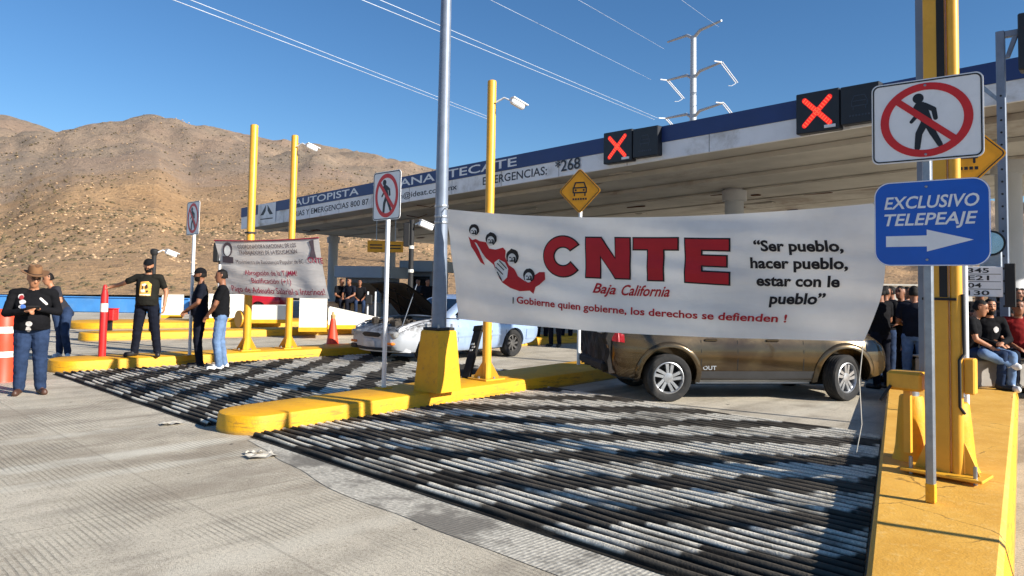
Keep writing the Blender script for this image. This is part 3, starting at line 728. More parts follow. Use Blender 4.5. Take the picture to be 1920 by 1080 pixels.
def diamond(c, yaw, s, label, base_z, post_col=M_WHITEP):
    t = thing('warning_sign', label, 'warning sign', (c.x, c.y, base_z), yaw, 'yellow diamond warning signs')
    z = c.z - base_z
    MB().lathe([(.032, 0), (.032, z + s * .3)], 12, TR(0, .045, 0)).build('post', post_col, t, smooth=40)
    T = TR(0, 0, z) @ XZ @ Matrix.Rotation(R(45), 4, 'Z')
    MB().prism(rrect(s, s, .05), -.006, 0, T).build('sign_panel', M_SIGNY, t)
    MB().ring(rrect(s - .03, s - .03, .045), rrect(s - .055, s - .055, .036), .0005, .0025, T).build('border', M_SIGNK, t)
    T = TR(0, 0, z) @ XZ; mb = MB(); k = s / .6
    L = [((-.13, -.03), (.13, -.03)), ((-.13, .06), (.13, .06)), ((-.13, -.03), (-.13, .06)), ((.13, -.03), (.13, .06)), ((-.12, .06), (-.085, .155)), ((.12, .06), (.085, .155)), ((-.085, .155), (.085, .155)), ((-.105, -.04), (-.105, -.085)), ((.105, -.04), (.105, -.085))]
    for i, (a, b) in enumerate(L): mb.prism(stroke((a[0] * k, a[1] * k), (b[0] * k, b[1] * k), .013 * k), .0005, .002 + .0001 * i, T)
    for x in (-.08, .08): mb.prism(circ(.02 * k, 12, x * k, .015 * k), .0005, .0016, T)
    mb.build('car_symbol', M_SIGNK, t)
    mb = MB()
    for k2 in range(6): mb.box(((-.125 + k2 * .05) * k, -.15 * k, .001), (.034 * k, .035 * k, .002), T)
    mb.build('lettering', M_SIGNK, t)
pb = G(1081, 684, KH); c = D(1087, 358, pb.y)
diamond(c, R(-28), .585, 'yellow diamond car sign above the banner on a white post', KH)
c = D(1806, 291, 8.6); diamond(c, R(-28), .62, 'yellow diamond sign mostly hidden behind the nearest no pedestrians sign', KH)

# big yellow post unit on right island ----------------------------------
bp = G(1770, 893, KH)
t = thing('detector_post', 'broad yellow detector post with dark slot and base plate at the right', 'post', (bp.x, bp.y, KH), R(-46))
HP = 5.0
mb = MB(); mb.box((-.02, 0, HP / 2 + .03), (.155, .12, HP), b=.006); mb.build('housing', M_POST, t)
MB().box((.03, -.0615, 3.1 + .85), (.056, .004, 1.75)).build('slot', M_BLACK, t)
MB().box((.03, -.0615, 1.75), (.056, .004, .75)).build('slot', M_BLACK, t)
MB().lathe([(.042, .03), (.042, HP)], 20, TR(.105, -.02, 0)).build('post', M_POST, t, smooth=40)
MB().box((-.155, .16, 2.9), (.1, .1, 4.4), b=.004).build('grey_upright', M_GREYPOLE, t)
MB().box((.02, -.02, .035), (.56, .30, .022), b=.005).build('base_plate', M_POST, t)
for x in (-.2, .24):
    MB().lathe([(.014, .0), (.014, .13), (.006, .135)], 8, TR(x, -.11, 0)).build('anchor_bolt', M_GALV, t)
for x in (-.10, .15): MB().prism([(0, .046), (.1 * (1 if x > 0 else -1), .046), (0, .28)], -.006, .006, TR(x, -.02, 0) @ XZ).build('gusset', M_POST, t)
MB().box((.185, .02, .78), (.075, .09, .27), b=.01).build('junction_box', M_POST, t)
MB().tube([(.155, -.035, 1.4), (.16, -.04, .95), (.135, -.07, .9), (.135, -.07, .55), (.155, -.03, .5)], .012, 8).build('conduit', M_BLACK, t, smooth=50)
MB().box((.0, -.004, 1.36), (.24, .135, .02)).build('strap', M_BLACK, t)
mb = MB(); mb.box((-.27, .05, .70), (.26, .20, .15), TR(0, 0, 0, 0, 0, 0), b=.02)
o = mb.build('motor_box', M_POST, t); MB().tube([(-.36, -.06, .66), (-.42, -.12, .54)], .012, 6).build('crank', M_BLACK, o)
MB().box((-.27, .05, .38), (.05, .05, .5)).build('motor_stand', M_POST, t)
camera_unit(t, 4.75, 1, 0)
for px, py, lab, w in ((1722, 866, 'yellow concrete bollard left of the broad post', .125), (1806, 886, 'yellow concrete bollard with metal cap right of the broad post', .14)):
    q = G(px, py, KH); q = Vector((q.x, q.y + .1, KH))
    t = thing('bollard', lab, 'bollard', tuple(q), 0, 'yellow bollards on the right island')
    MB().lathe([(w * 1.25, -.004), (w * 1.1, .04), (w, .12), (w * .86, .35), (w * .74, .52), (w * .66, .535)], 28).build('body', M_KERB, t, smooth=50)
    MB().lathe([(.06, .534), (.06, .58), (.075, .585), (.06, .61)], 14).build('cap', M_GALV, t, smooth=40)
t = thing('traffic_sign', 'no pedestrians sign of the next lane, on a steel post right of the wide island', 'traffic sign', (5.45, 2.78, 0), R(-40), 'no pedestrians signs')
MB().box((0, .034, 1.6), (.06, .06, 3.2), b=.008).build('post', M_GALV, t); MB().box((0, .034, .006), (.2, .2, .014)).build('base_plate', M_GALV, t); ped_graphic(t, .685, .57, 2.85, .006)
# grey perforated post and gantry with third signal
p = G(1886, 700, 0); gp = D(1884, 560, 12.)
t = thing('signal_gantry', 'grey square steel post with angled arm carrying a dark signal at the right edge', 'signal post', (gp.x, gp.y, 0), R(-40))
zt = D(1876, 60, 12.).z
MB().box((0, 0, zt / 2), (.125, .125, zt), b=.008).build('post', M_GREYPOLE, t)
for k in range(22): MB().lathe([(.018, .001), (.018, .004)], 8, TR(.0, -.0635, .6 + k * .2) @ XZ).build('hole', M_BLACK, t)
MB().box((.155, 0, zt - .06), (.18, .1, .1), b=.006).build('arm', M_GREYPOLE, t)
MB().prism([(.06, zt - .45), (.12, zt - .45), (.24, zt - .11), (.17, zt - .11)], -.04, .04, XZ).build('brace', M_GREYPOLE, t)
MB().prism([(-.32, zt - .86), (-.28, zt - .80), (-.06, zt - 1.06), (-.06, zt - 1.14)], -.03, .03, XZ).build('brace', M_GALV, t)
h = MB().box((.56, .0, zt - .25), (.62, .3, .92), b=.02).build('signal_housing', M_BOX, t)
mb = MB()
for k in range(3): mb.lathe([(.05, .001), (.05, .006)], 12, TR(.38 + .1 * k, -.151, zt - .05 - .3 * k) @ XZ)
mb.build('lamp', std('dim_red_lamp', (90, 40, 30), .5), h)
# tariff board
a = D(1801, 534, 11.4); b = D(1868, 534, 11.4); c = (a + b) / 2; w = (b - a).length
t = thing('tariff_board', 'white tariff board with black numbers behind the broad yellow post', 'sign board', (c.x, c.y, 0), R(-32))
zb, ztp = D(1834, 556, 11.4).z, D(1834, 500, 11.4).z; w *= 1.15
MB().box((0, 0, (zb + ztp) / 2), (w, .05, ztp - zb), b=.006).build('board', M_SIGNW, t)
mb = MB(); rows = ['345', 'E21', '04', '130']; rh = (ztp - zb) / 4
for i, s_ in enumerate(rows):
    flat_text(mb, s_, -.14, ztp - rh * (i + .8), .28 if len(s_) > 2 else .18, rh * .6, .0275, XZ, .02)
    if i: mb.box((0, -.026, ztp - rh * i), (w * .92, .003, .008))
mb.build('figures', M_SIGNK, t)
MB().box((w / 2 + .09, 0, (zb + ztp) / 2 - .05), (.14, .08, ztp - zb + .2), b=.01).build('frame', M_BLACK, t)
for x in (-.2, .2): MB().box((x, .05, zb / 2 + .1), (.05, .05, zb + .2)).build('leg', M_GREYPOLE, t)
c = D(1858, 470, 11.8)
t = thing('round_mirror', 'round mirror on a grey box beside the blue board', 'mirror', tuple(c), R(-30))
MB().ring(circ(.2, 28), circ(.17, 28), -.02, .02, TR(0, 0, .12) @ XZ).build('rim', M_BLACK, t); MB().prism(circ(.17, 28), -.01, .01, TR(0, 0, .12) @ XZ).build('mirror_face', std('mirror_glass', (150, 170, 190), .1, .8), t)
MB().box((0, .12, -.2), (.3, .2, .4), b=.02).build('box', M_GALV, t); MB().box((0, .12, -1.2), (.07, .07, 1.7)).build('stem', M_GREYPOLE, t)

# dark camera post under the canopy, camera post behind the man, small things
p = D(768, 600, 22.)
t = thing('camera_post', 'dark slender post with white camera in front of the far booth', 'post', (p.x, p.y, 0), 0, 'white security cameras on dark posts')
zt = D(768, 412, 22.).z
MB().lathe([(.075, 0), (.075, zt)], 14).build('post', M_BLACK, t, smooth=40); camera_unit(t, zt - .12, 1, 0, 1.3)
for z in (1.9, 2.6): MB().lathe([(.08, z), (.08, z + .09)], 14).build('white_band', M_REFL, t)
MB().box((-.14, 0, zt - .45), (.18, .2, .7), b=.02).build('speaker_box', M_BLACK, t)
p = D(284, 600, 19.8)
t = thing('camera_post', 'dark slender post with white dome camera rising behind the man in the printed T-shirt', 'post', (p.x, p.y, 0), 0, 'white security cameras on dark posts')
zt = D(286, 470, 19.8).z
MB().lathe([(.06, 0), (.06, zt - .1)], 14).build('post', M_BLACK, t, smooth=40); MB().lathe([(.07, zt - .12), (.10, zt - .06), (.10, zt + .02), (.05, zt + .05)], 14).build('mount', M_BLACK, t, smooth=40)
camera_unit(t, zt - .02, 1, R(20), .9)
p = D(404, 600, 16.2); zt = D(404, 452, 16.2).z
t = thing('speaker_post', 'black and white post with dark box at the left end of the small banner', 'post', (p.x, p.y, 0), 0)
MB().lathe([(.03, 0), (.03, zt)], 10, TR(.05, 0, 0)).build('post', M_WHITEP, t, smooth=40); MB().box((-.03, 0, zt - .25), (.12, .12, .42), b=.02).build('dark_box', M_BLACK, t)
for k in range(3): MB().lathe([(.033, zt - .1 - .2 * k), (.033, zt - .02 - .2 * k)], 10, TR(.05, 0, 0)).build('dark_band', M_BLACK, t)
# junction box on thin posts by the barrier wall
p = G(690, 625)
t = thing('control_box', 'small dark box on thin legs in front of the white barrier wall', 'box', (p.x, p.y, 0), 0)
MB().box((0, 0, 1.05), (.2, .14, .3), b=.02).build('box', M_BLACK, t)
for x in (-.04, .2): MB().box((x, .05, .65), (.04, .04, 1.3)).build('leg', M_WHITEP, t)
# charred barrier arm leaning at the yellow post
a = G(874, 709, KH); b = D(899, 612, a.y + .35); d = b - a
t = thing('barrier_arm', 'charred black barrier arm stub leaning beside the yellow post', 'barrier arm', tuple(a), 0)
q = d.to_track_quat('Z', 'Y').to_matrix().to_4x4(); L = d.length
mb = MB(); mb.box((0, 0, L / 2), (.05, .16, L), q @ Matrix.Rotation(R(75), 4, 'Z'), b=.008); mb.box((.0, .0, L - .04), (.07, .19, .09), q @ Matrix.Rotation(R(75), 4, 'Z'), b=.01)
mb.build('arm', M_DARK, t)
mb = MB()
for k in range(3):
    mb.box((.027, -.02 + .03 * (k % 2), L * .52 + .05 * k), (.006, .06, .03), q @ Matrix.Rotation(R(75), 4, 'Z')); mb.box((-.027, -.02 + .03 * (k % 2), L * .52 + .05 * k), (.006, .06, .03), q @ Matrix.Rotation(R(75), 4, 'Z'))
mb.build('reflective_marks', M_REFL, t)
# orange drum at left edge, red bollard, cone
def striped(px, py, ptop, wpx, label, name, cat, bands, shape, mat, group=None, z=0.):
    p = G(px, py, z); h = (proj(p)[1] - ptop) / FPX * p.y; r = wpx / 2 / FPX * p.y
    t = thing(name, label, cat, tuple(p), 0, group)
    MB().lathe([(r * a, h * b) for a, b in shape], 24).build('body', mat, t, smooth=40)
    def rad(q):
        return r * float(np.interp(q, [b for a, b in shape], [a for a, b in shape])) + .003
    for lo, hi in bands: MB().lathe([(rad(lo), h * lo), (rad(hi), h * hi)], 24, caps=False).build('reflective_band', M_REFL, t, smooth=60)
    return t, h, r
striped(2, 715, 581, 42, 'orange and white channelizer drum at the left edge beside the man in the hat', 'traffic_drum', 'traffic drum', [(.34, .42), (.67, .76)], [(1.05, 0), (1, .02), (.98, .5), (.94, .97), (.8, 1)], M_ORANGE)
rbp, hrb, rrb = striped(191, 668, 535, 13, 'slim red bollard post with white band that the man in the printed T-shirt holds', 'bollard_post', 'bollard', [(.62, .74)], [(1, 0), (1, .85), (.7, .92), (.55, .98), (.3, 1)], std('red_plastic', (196, 30, 30), .5), z=.2)
cn, hc, rc = striped(623, 648, 596, 24, 'orange traffic cone standing on the left island by the damaged sedan', 'traffic_cone', 'traffic cone', [], [(1, .03), (.92, .1), (.45, .85), (.4, .92), (.3, 1)], M_ORANGE, z=.15)
MB().box((0, 0, .015), (rc * 3, rc * 3, .03), b=.008).build('base', M_BLACK, cn)
MB().lathe([(.05, hc - .02), (.06, hc + .05), (.03, hc + .08), (.025, hc + .13)], 12).build('cap', std('tan_cap', (190, 150, 100), .6), cn, smooth=40)
# paper litter
for px, py, lab, s in ((490, 857, 'crumpled pale litter on the concrete before the near kerb nose', .1), (322, 796, 'crumpled pale litter on the concrete before the far rumble strips', .09), (475, 851, 'flattened scrap of paper next to the near crumpled litter', .06)):
    p = G(px, py); mb = MB(); rnd = random.Random(px); secs = []
    for i in range(6): secs.append([((i - 2.5) * s * .5, (j - 2) * s * .4, (.006 + rnd.uniform(0, .028))) for j in range(5)])
    mb.loft(secs, TR(0, 0, 0, R(40)), caps=False, closed=False)
    tag(mb.build('litter', std('grubby_paper', (176, 170, 158), .8, 0, .2, 30, .2, (110, 100, 90), .6), loc=tuple(p)), lab, 'litter', 'scraps of litter')

# ================================================================== PYLON AND CABLES
PD = 72.0
pc = D(1298, 540, PD); ztop = D(1298, 68, PD).z
arm = Vector((.5, -.866, 0)); wd = Vector((.652, .758, 0))
t = thing('power_pylon', 'white tubular power pylon with three pairs of cross arms above the canopy', 'pylon', (pc.x, pc.y, 0), 0)
M_PYL = std('pylon_steel', (178, 184, 190), .5, .2, .06)
MB().lathe([(.62, 0), (.34, ztop - 10), (.27, ztop)], 20).build('mast', M_PYL, t, smooth=50)
tips = []
for zi, (z, L, rise) in enumerate(((ztop - .2, 3.7, .35), (ztop - 3.9 * 1.08, 3.7, .5), (ztop - 8.1, 3.9, .5))):
    for sg in (-1, 1):
        a = Vector((0, 0, z)); b = a + arm * sg * .9 + Vector((0, 0, .55)); c_ = a + arm * sg * L + Vector((0, 0, .55 + rise * .3))
        MB().tube([a, b, c_], [.17, .15, .1], 8).build('cross_arm', M_PYL, t, smooth=40)
        tips.append((zi, sg, Vector((pc.x, pc.y, 0)) + c_))
        if zi:
            e = c_ + wd * 3.4 + Vector((0, 0, -1.2))
            for o in (-.12, .12): MB().tube([c_ + arm * o, e + arm * o], .045, 6).build('insulator', M_WHITEP, t)
            MB().tube([e, e + Vector((-.1, 0, -.5)) - wd * .9, e - wd * 1.9 + Vector((0, 0, -.7))], .03, 6).build('jumper', M_PYL, t)
            e = c_ - wd * 1.5 + Vector((0, 0, -.25))
            MB().tube([c_, e], .055, 6).build('insulator', M_WHITEP, t)
M_CABLE = std('cable_aluminium', (214, 220, 228), .4, .3, .03)
def cable(px0, py0, px1, py1, d0, d1, label, n=2, r=.016, gap=.28, sag=0.):
    """cable between two measured points at real distances, running on beyond both"""
    a, b = D(px0, py0, d0), D(px1, py1, d1); mb = MB()
    for k in range(n):
        o = VV * gap * (k - (n - 1) / 2) + Vector((0, 0, .1 * k)); pts = []; rs = []
        for i in range(41):
            s = -.25 + 1.27 * i / 40; p = a.lerp(b, s) + o; p.z -= sag * 4 * s * (1 - s); pts.append(p); rs.append(r)
        mb.tube(pts, rs, 6)
    tag(mb.build('power_cable', M_CABLE, smooth=60), label, 'cable', 'overhead power cables')
cable(335, 0, 915, 222, 26, 70, 'brightest twin overhead cable, running above the hill on the left', 2, .015, .34)
cable(690, 0, 1226, 222, 26, 70, 'twin overhead cable crossing behind the grey pole towards the pylon', 2, .013, .34)
cable(920, 0, 1218, 148, 32, 70, 'thin overhead cable reaching the middle left arm of the pylon', 1, .009)
cable(1085, 0, 1244, 91, 38, 70, 'thin overhead cable reaching the top left arm of the pylon', 1, .009)
cable(1278, 0, 1347, 50, 45, 70, 'shortest thin overhead cable, reaching the top right arm of the pylon', 1, .009)

# ================================================================== BANNERS
def make_banner(label, tl_, tr_, br_, bl_, sag_t, sag_b, bulge, wave, fac, seed):
    """returns thing and surface function S(s,t): s along, t from top 0 to bottom 1"""
    nrm = (tr_ - tl_).cross(bl_ - tl_).normalized()
    if nrm.y > 0: nrm = -nrm
    def S(s, t):
        a = tl_.lerp(tr_, s); a.z -= sag_t * 4 * s * (1 - s)
        b = bl_.lerp(br_, s); b.z -= sag_b * 4 * s * (1 - s)
        p = a.lerp(b, t)
        p += (tr_ - tl_).normalized() * bulge * math.sin(math.pi * t) * s ** 4
        w = math.sin(s * 9 + t * 2.2 + seed) * .6 + math.sin(s * 21 - t * 3 + seed) * .22 + noise.noise(Vector((s * 5, t * 2, seed))) * 1.1
        fold = noise.noise(Vector((s * 3 + t * 2.2, t * 7 - s * 4, seed + 4))) * .5
        return p + nrm * wave * (w * (.35 + .65 * t) + fold)
    t = thing('protest_banner', label, 'banner', tuple((bl_ + br_) / 2), 0)
    nx, ny = fac
    mb = MB(); o = Vector(t.location)
    mb.loft([[S(i / nx, j / ny) - o for j in range(ny + 1)] for i in range(nx + 1)], caps=False, closed=False)
    return t, S, nrm, o, mb
def inv(S, px, py):
    s, t = .5, .5
    for _ in range(30):
        x, y = proj(S(s, t)); ex, ey = px - x, py - y; h = 1e-3
        xs, ys = proj(S(s + h, t)); xt, yt = proj(S(s, t + h))
        a, b, c, d = (xs - x) / h, (xt - x) / h, (ys - y) / h, (yt - y) / h; det = a * d - b * c
        s += .8 * (d * ex - b * ey) / det; t += .8 * (-c * ex + a * ey) / det
        s = min(1.3, max(-.3, s)); t = min(1.3, max(-.3, t))
    return s, t
def wrap(mb, S, nrm, o, v, f, off, m=0, cut=.02):
    """project flat (s,t) drawing on the banner: cut it small, then lay it `off` in front of the cloth"""
    bm = bmesh.new(); bv = [bm.verts.new((x, y, 0)) for x, y in v]
    for q in f:
        try: bm.faces.new([bv[i] for i in q])
        except ValueError: pass
    xs = [p[0] for p in v]; ys = [p[1] for p in v]
    for ax, lo, hi, st in ((0, min(xs), max(xs), cut), (1, min(ys), max(ys), cut * 3)):
        q = lo + st
        while q < hi:
            co = Vector((q, 0, 0)) if ax == 0 else Vector((0, q, 0)); no = Vector((1, 0, 0)) if ax == 0 else Vector((0, 1, 0))
            bmesh.ops.bisect_plane(bm, geom=bm.verts[:] + bm.edges[:] + bm.faces[:], plane_co=co, plane_no=no, dist=1e-7); q += st
    bm.verts.index_update()
    mb.add([S(p.co.x, p.co.y) + nrm * off - o for p in bm.verts], [tuple(q.index for q in fc.verts) for fc in bm.faces], m=m); bm.free()
def banner_text(mat, S, nrm, o, body, p0, p1, hpx, off=.016, bold=0., shear=0., space=1.):
    """baseline from pixel p0 to p1, capital height hpx at p0"""
    s0, t0 = inv(S, *p0); s1, t1 = inv(S, *p1); sh, th = inv(S, p0[0], p0[1] - hpx); v, f, tw = text2d(body, bold, shear, space)
    dt = th - t0; mb = MB()
    wrap(mb, S, nrm, o, [(s0 + (s1 - s0) * x / tw, t0 + (t1 - t0) * x / tw + dt * y) for x, y in v], f, off)
    return mb.build('slogan_line', mat, PAR)
def banner_poly(mb, S, nrm, o, polys, off, m=0):
    for i, P in enumerate(polys):
        q = [inv(S, *p) for p in P]; wrap(mb, S, nrm, o, q, [tuple(range(len(q)))], off + .0004 * i, m)
M_CLOTH = cloth_mat('white_banner_cloth', (228, 226, 222), .26)
BR_ = std('banner_red', (186, 22, 34), .7, 0, .08, 3); BK_ = std('banner_black', (24, 18, 20), .7)
dL = pg.y - .12
TLb, BLb = D(839, 392, dL), D(857, 598, dL); TRb, BRb = D(1637, 381, 6.75), D(1618, 641, 6.85)
bn, S1, n1_, o1, mb = make_banner('large white banner with red CNTE lettering strung between grey pole and yellow post', TLb, TRb, BRb, BLb, .12, .05, .14, .045, (220, 60), 1.3)
mb.build('cloth', M_CLOTH, bn, smooth=80); PAR = bn
def glyph(c):
    return {'N': [(0, 0), (0, 1), (.34, 1), (.68, .46), (.68, 1), (1, 1), (1, 0), (.68, 0), (.32, .56), (.32, 0)],
            'T': [(0, 1), (1, 1), (1, .74), (.67, .74), (.67, 0), (.33, 0), (.33, .74), (0, .74)],
            'E': [(0, 0), (0, 1), (1, 1), (1, .76), (.36, .76), (.36, .62), (.94, .62), (.94, .4), (.36, .4), (.36, .25), (1, .25), (1, 0)],
            'C': [(.5 + .5 * math.cos(R(a)), .5 + .5 * math.sin(R(a))) for a in range(38, 325, 8)] + [(.5 + .25 * math.cos(R(a)), .5 + .25 * math.sin(R(a))) for a in range(322, 36, -8)]}[c]
for c_, x0, x1, yt0, yt1, yb0, yb1 in (('C', 1021, 1092, 443, 444, 517, 519), ('N', 1100, 1181, 446, 447, 519, 522), ('T', 1189, 1271, 447, 447, 524, 526), ('E', 1286, 1367, 448, 449, 528, 533)):
    g = glyph(c_); st = []; red = MB(); blk = MB()
    for x, y in g:
        X = x0 + (x1 - x0) * x; st.append(inv(S1, X, (yb0 + (yb1 - yb0) * x) * (1 - y) + (yt0 + (yt1 - yt0) * x) * y))
    ctr = (sum(p[0] for p in st) / len(st), sum(p[1] for p in st) / len(st))
    # outset outline for the black edge
    def outset(P, d, asp):
        o = []; n = len(P); ar = sum(P[i][0] * P[(i + 1) % n][1] - P[(i + 1) % n][0] * P[i][1] for i in range(n)); sg = 1 if ar > 0 else -1
        for i in range(n):
            a, b, c = [Vector((q[0] * asp, q[1])) for q in (P[i - 1], P[i], P[(i + 1) % n])]
            e0 = (b - a).normalized(); e1 = (c - b).normalized(); n0 = Vector((e0.y, -e0.x)) * sg; n1 = Vector((e1.y, -e1.x)) * sg
            k = (n0 + n1); k = k / max(.3, (1 + n0.dot(n1))); q = b + k * d; o.append((q.x / asp, q.y))
        return o
    wrap(blk, S1, n1_, o1, outset(st, .012, 3.6), [tuple(range(len(st)))], .009, cut=.012)
    wrap(red, S1, n1_, o1, st, [tuple(range(len(st)))], .014, cut=.012)
    lt = red.build('letter', BR_, bn); blk.build('letter_outline', BK_, lt)
banner_text(BR_, S1, n1_, o1, 'Baja', (1112, 548), (1156, 552), 18, .016, .02, .4)
banner_text(BR_, S1, n1_, o1, 'California', (1166, 553), (1257, 556), 19, .016, .02, .4)
banner_text(BR_, S1, n1_, o1, 'Gobierne quien gobierne, los derechos se defienden !', (970, 568), (1475, 604), 12.5, .016, .024)
for s_, p0, p1, h in (('“Ser pueblo,', (1414, 470), (1583, 471), 19), ('hacer pueblo,', (1408, 502), (1591, 504), 19), ('estar con le', (1419, 535), (1575, 538), 19), ('pueblo”', (1443, 569), (1546, 570), 19)):
    banner_text(BK_, S1, n1_, o1, s_, p0, p1, h, .016, .034)
banner_text(BK_, S1, n1_, o1, '|', (962, 566), (964, 566), 9, .011)
# emblem: red peninsula-and-mainland shape with four drawn heads
mp = [(879, 443), (886, 450), (893, 448), (900, 452), (912, 454), (918, 466), (930, 468), (944, 464), (949, 470), (948, 482), (955, 497), (965, 504), (972, 518), (985, 527), (997, 527), (1003, 516), (1012, 510), (1022, 510), (1023, 524), (1012, 534), (1005, 538), (1001, 551), (994, 545), (975, 546), (958, 540), (943, 530), (934, 517), (926, 496), (912, 484), (904, 473), (896, 462), (910, 497), (902, 492), (892, 474), (884, 462)]
mb = MB(); banner_poly(mb, S1, n1_, o1, [mp], .009); mb.build('emblem_map', BR_, bn)
def blobp(cx, cy, rx, ry, sd): return [(cx + rx * math.cos(R(20 * q)) * (1 + .18 * noise.noise(Vector((q * .8, sd * 3, 0)))), cy + ry * math.sin(R(20 * q)) * (1 + .18 * noise.noise(Vector((q * .8, sd * 3, 4))))) for q in range(18)]
def ell(cx, cy, rx, ry, n=18, a0=0, a1=360): return [(cx + rx * math.cos(R(a0 + (a1 - a0) * i / n)), cy + ry * math.sin(R(a0 + (a1 - a0) * i / n))) for i in range(n if a1 - a0 == 360 else n + 1)]
EW = std('emblem_white', (222, 220, 216), .7)
for i, (cx, cy, r_) in enumerate(((890, 432, 9.5), (922, 449, 10.5), (962, 482, 12), (993, 517, 11))):
    mb = MB()
    banner_poly(mb, S1, n1_, o1, [blobp(cx, cy - r_ * .1, r_, r_ * 1.15, i)], .0125 + .0005 * i)
    banner_poly(mb, S1, n1_, o1, [ell(cx - r_ * .05, cy + r_ * .28, r_ * .66, r_ * .86)], .0155 + .0005 * i, 1)
    banner_poly(mb, S1, n1_, o1, [ell(cx - r_ * .32, cy + r_ * .05, r_ * .2, r_ * .09, 8), ell(cx + r_ * .26, cy + r_ * .05, r_ * .2, r_ * .09, 8), ell(cx - r_ * .05, cy + r_ * .6, r_ * .42, r_ * .13, 10), ell(cx - r_ * .02, cy + r_ * .3, r_ * .09, r_ * .2, 8), ell(cx + r_ * .4, cy + r_ * .45, r_ * .16, r_ * .5, 8)], .0185)
    mb.build('emblem_head', [BK_, EW], bn)
mb = MB(); banner_poly(mb, S1, n1_, o1, [[(928, 492), (936, 486), (948, 492), (954, 504), (952, 520), (944, 528), (934, 516), (930, 504)]], .0135, 1)
banner_poly(mb, S1, n1_, o1, [stroke((934, 494), (946, 506), .9), stroke((931, 501), (944, 514), .9), stroke((938, 489), (951, 503), .9), stroke((942, 525), (934, 510), .9)], .0165)
mb.build('emblem_fist', [BK_, EW], bn)
mb = MB(); banner_poly(mb, S1, n1_, o1, [[(891, 454), (895, 456), (912, 486), (909, 488)]], .0135); mb.build('emblem_stripe', EW, bn)
# hems and ropes
mb = MB()
ropeT = Vector((bp.x, bp.y, 2.42)); ropeB = Vector((bp.x - .1, bp.y, 1.1))
RP = lambda *a: MB().tube(*a).build('rope', M_ROPE, bn)
RP([S1(1, 0) - o1, ropeT - o1], .008, 6); RP([S1(0, 0) - o1, Vector((pg.x, pg.y, S1(0, 0).z + .03)) - o1], .008, 6); RP([S1(0, 1) - o1, Vector((pg.x, pg.y, S1(0, 1).z)) - o1], .008, 6)
e = S1(1, 1); RP([e - o1, e + Vector((-.03, .02, -.35)) - o1, e + Vector((-.02, 0, -.75)) - o1, e + Vector((-.07, 0, -1.0)) - o1], .005, 6)

# small banner on the left
TL2, TR2, BR2, BL2 = D(402, 451, 15.0), D(598, 446, 14.4), D(618, 560, 14.2), D(428, 549, 15.0)
b2, S2, n2_, o2, mb = make_banner('smaller creased white banner with small red lines tied to the left yellow posts', TL2, TR2, BR2, BL2, .03, .03, -.02, .025, (70, 26), 4.1)
mb.build('cloth', cloth_mat('grey_banner_cloth', (216, 209, 202), .28), b2, smooth=80); PAR = b2
INK = std('banner_grey_ink', (84, 70, 76), .7); CRI = std('banner_crimson', (150, 24, 60), .7)
banner_text(INK, S2, n2_, o2, 'COORDINADORA NACIONAL DE LOS', (447, 466), (556, 463), 7, .012, .01)
banner_text(INK, S2, n2_, o2, 'TRABAJADORES DE LA EDUCACIÓN', (449, 477), (558, 475), 7, .012, .01)
banner_text(INK, S2, n2_, o2, 'Movimiento de Resistencia Popular de BC', (444, 494), (570, 494), 7, .012)
banner_text(CRI, S2, n2_, o2, 'Abrogación de la T,JMM!', (460, 515), (558, 517), 9, .012, .01)
banner_text(CRI, S2, n2_, o2, 'Basificación (+1)', (473, 530), (547, 533), 9, .012, .01)
banner_text(CRI, S2, n2_, o2, 'Pago de Adeudo Salarial a Interinos!', (436, 545), (611, 553), 10, .012, .01)
banner_text(CRI, S2, n2_, o2, 'CNTE', (578, 492), (607, 494), 10, .012, .02)
mb = MB()
banner_poly(mb, S2, n2_, o2, [ell(427, 468, 9, 14, 16), [(418, 480), (438, 482), (438, 494), (418, 492)], [(579, 452), (588, 449), (590, 468), (594, 484), (580, 484), (584, 466)]], .011)
mb.build('emblem_ink', INK, b2)
mb = MB(); banner_poly(mb, S2, n2_, o2, [ell(427, 470, 6, 10, 12)], .015); mb.build('emblem_face', std('emblem_white', (222, 220, 216)), b2)
mb = MB(); mb.tube([S2(i / 20, -.003) - o2 + n2_ * .01 for i in range(21)], .014, 6); mb.build('hem', std('banner_crimson', (150, 24, 60)), b2)
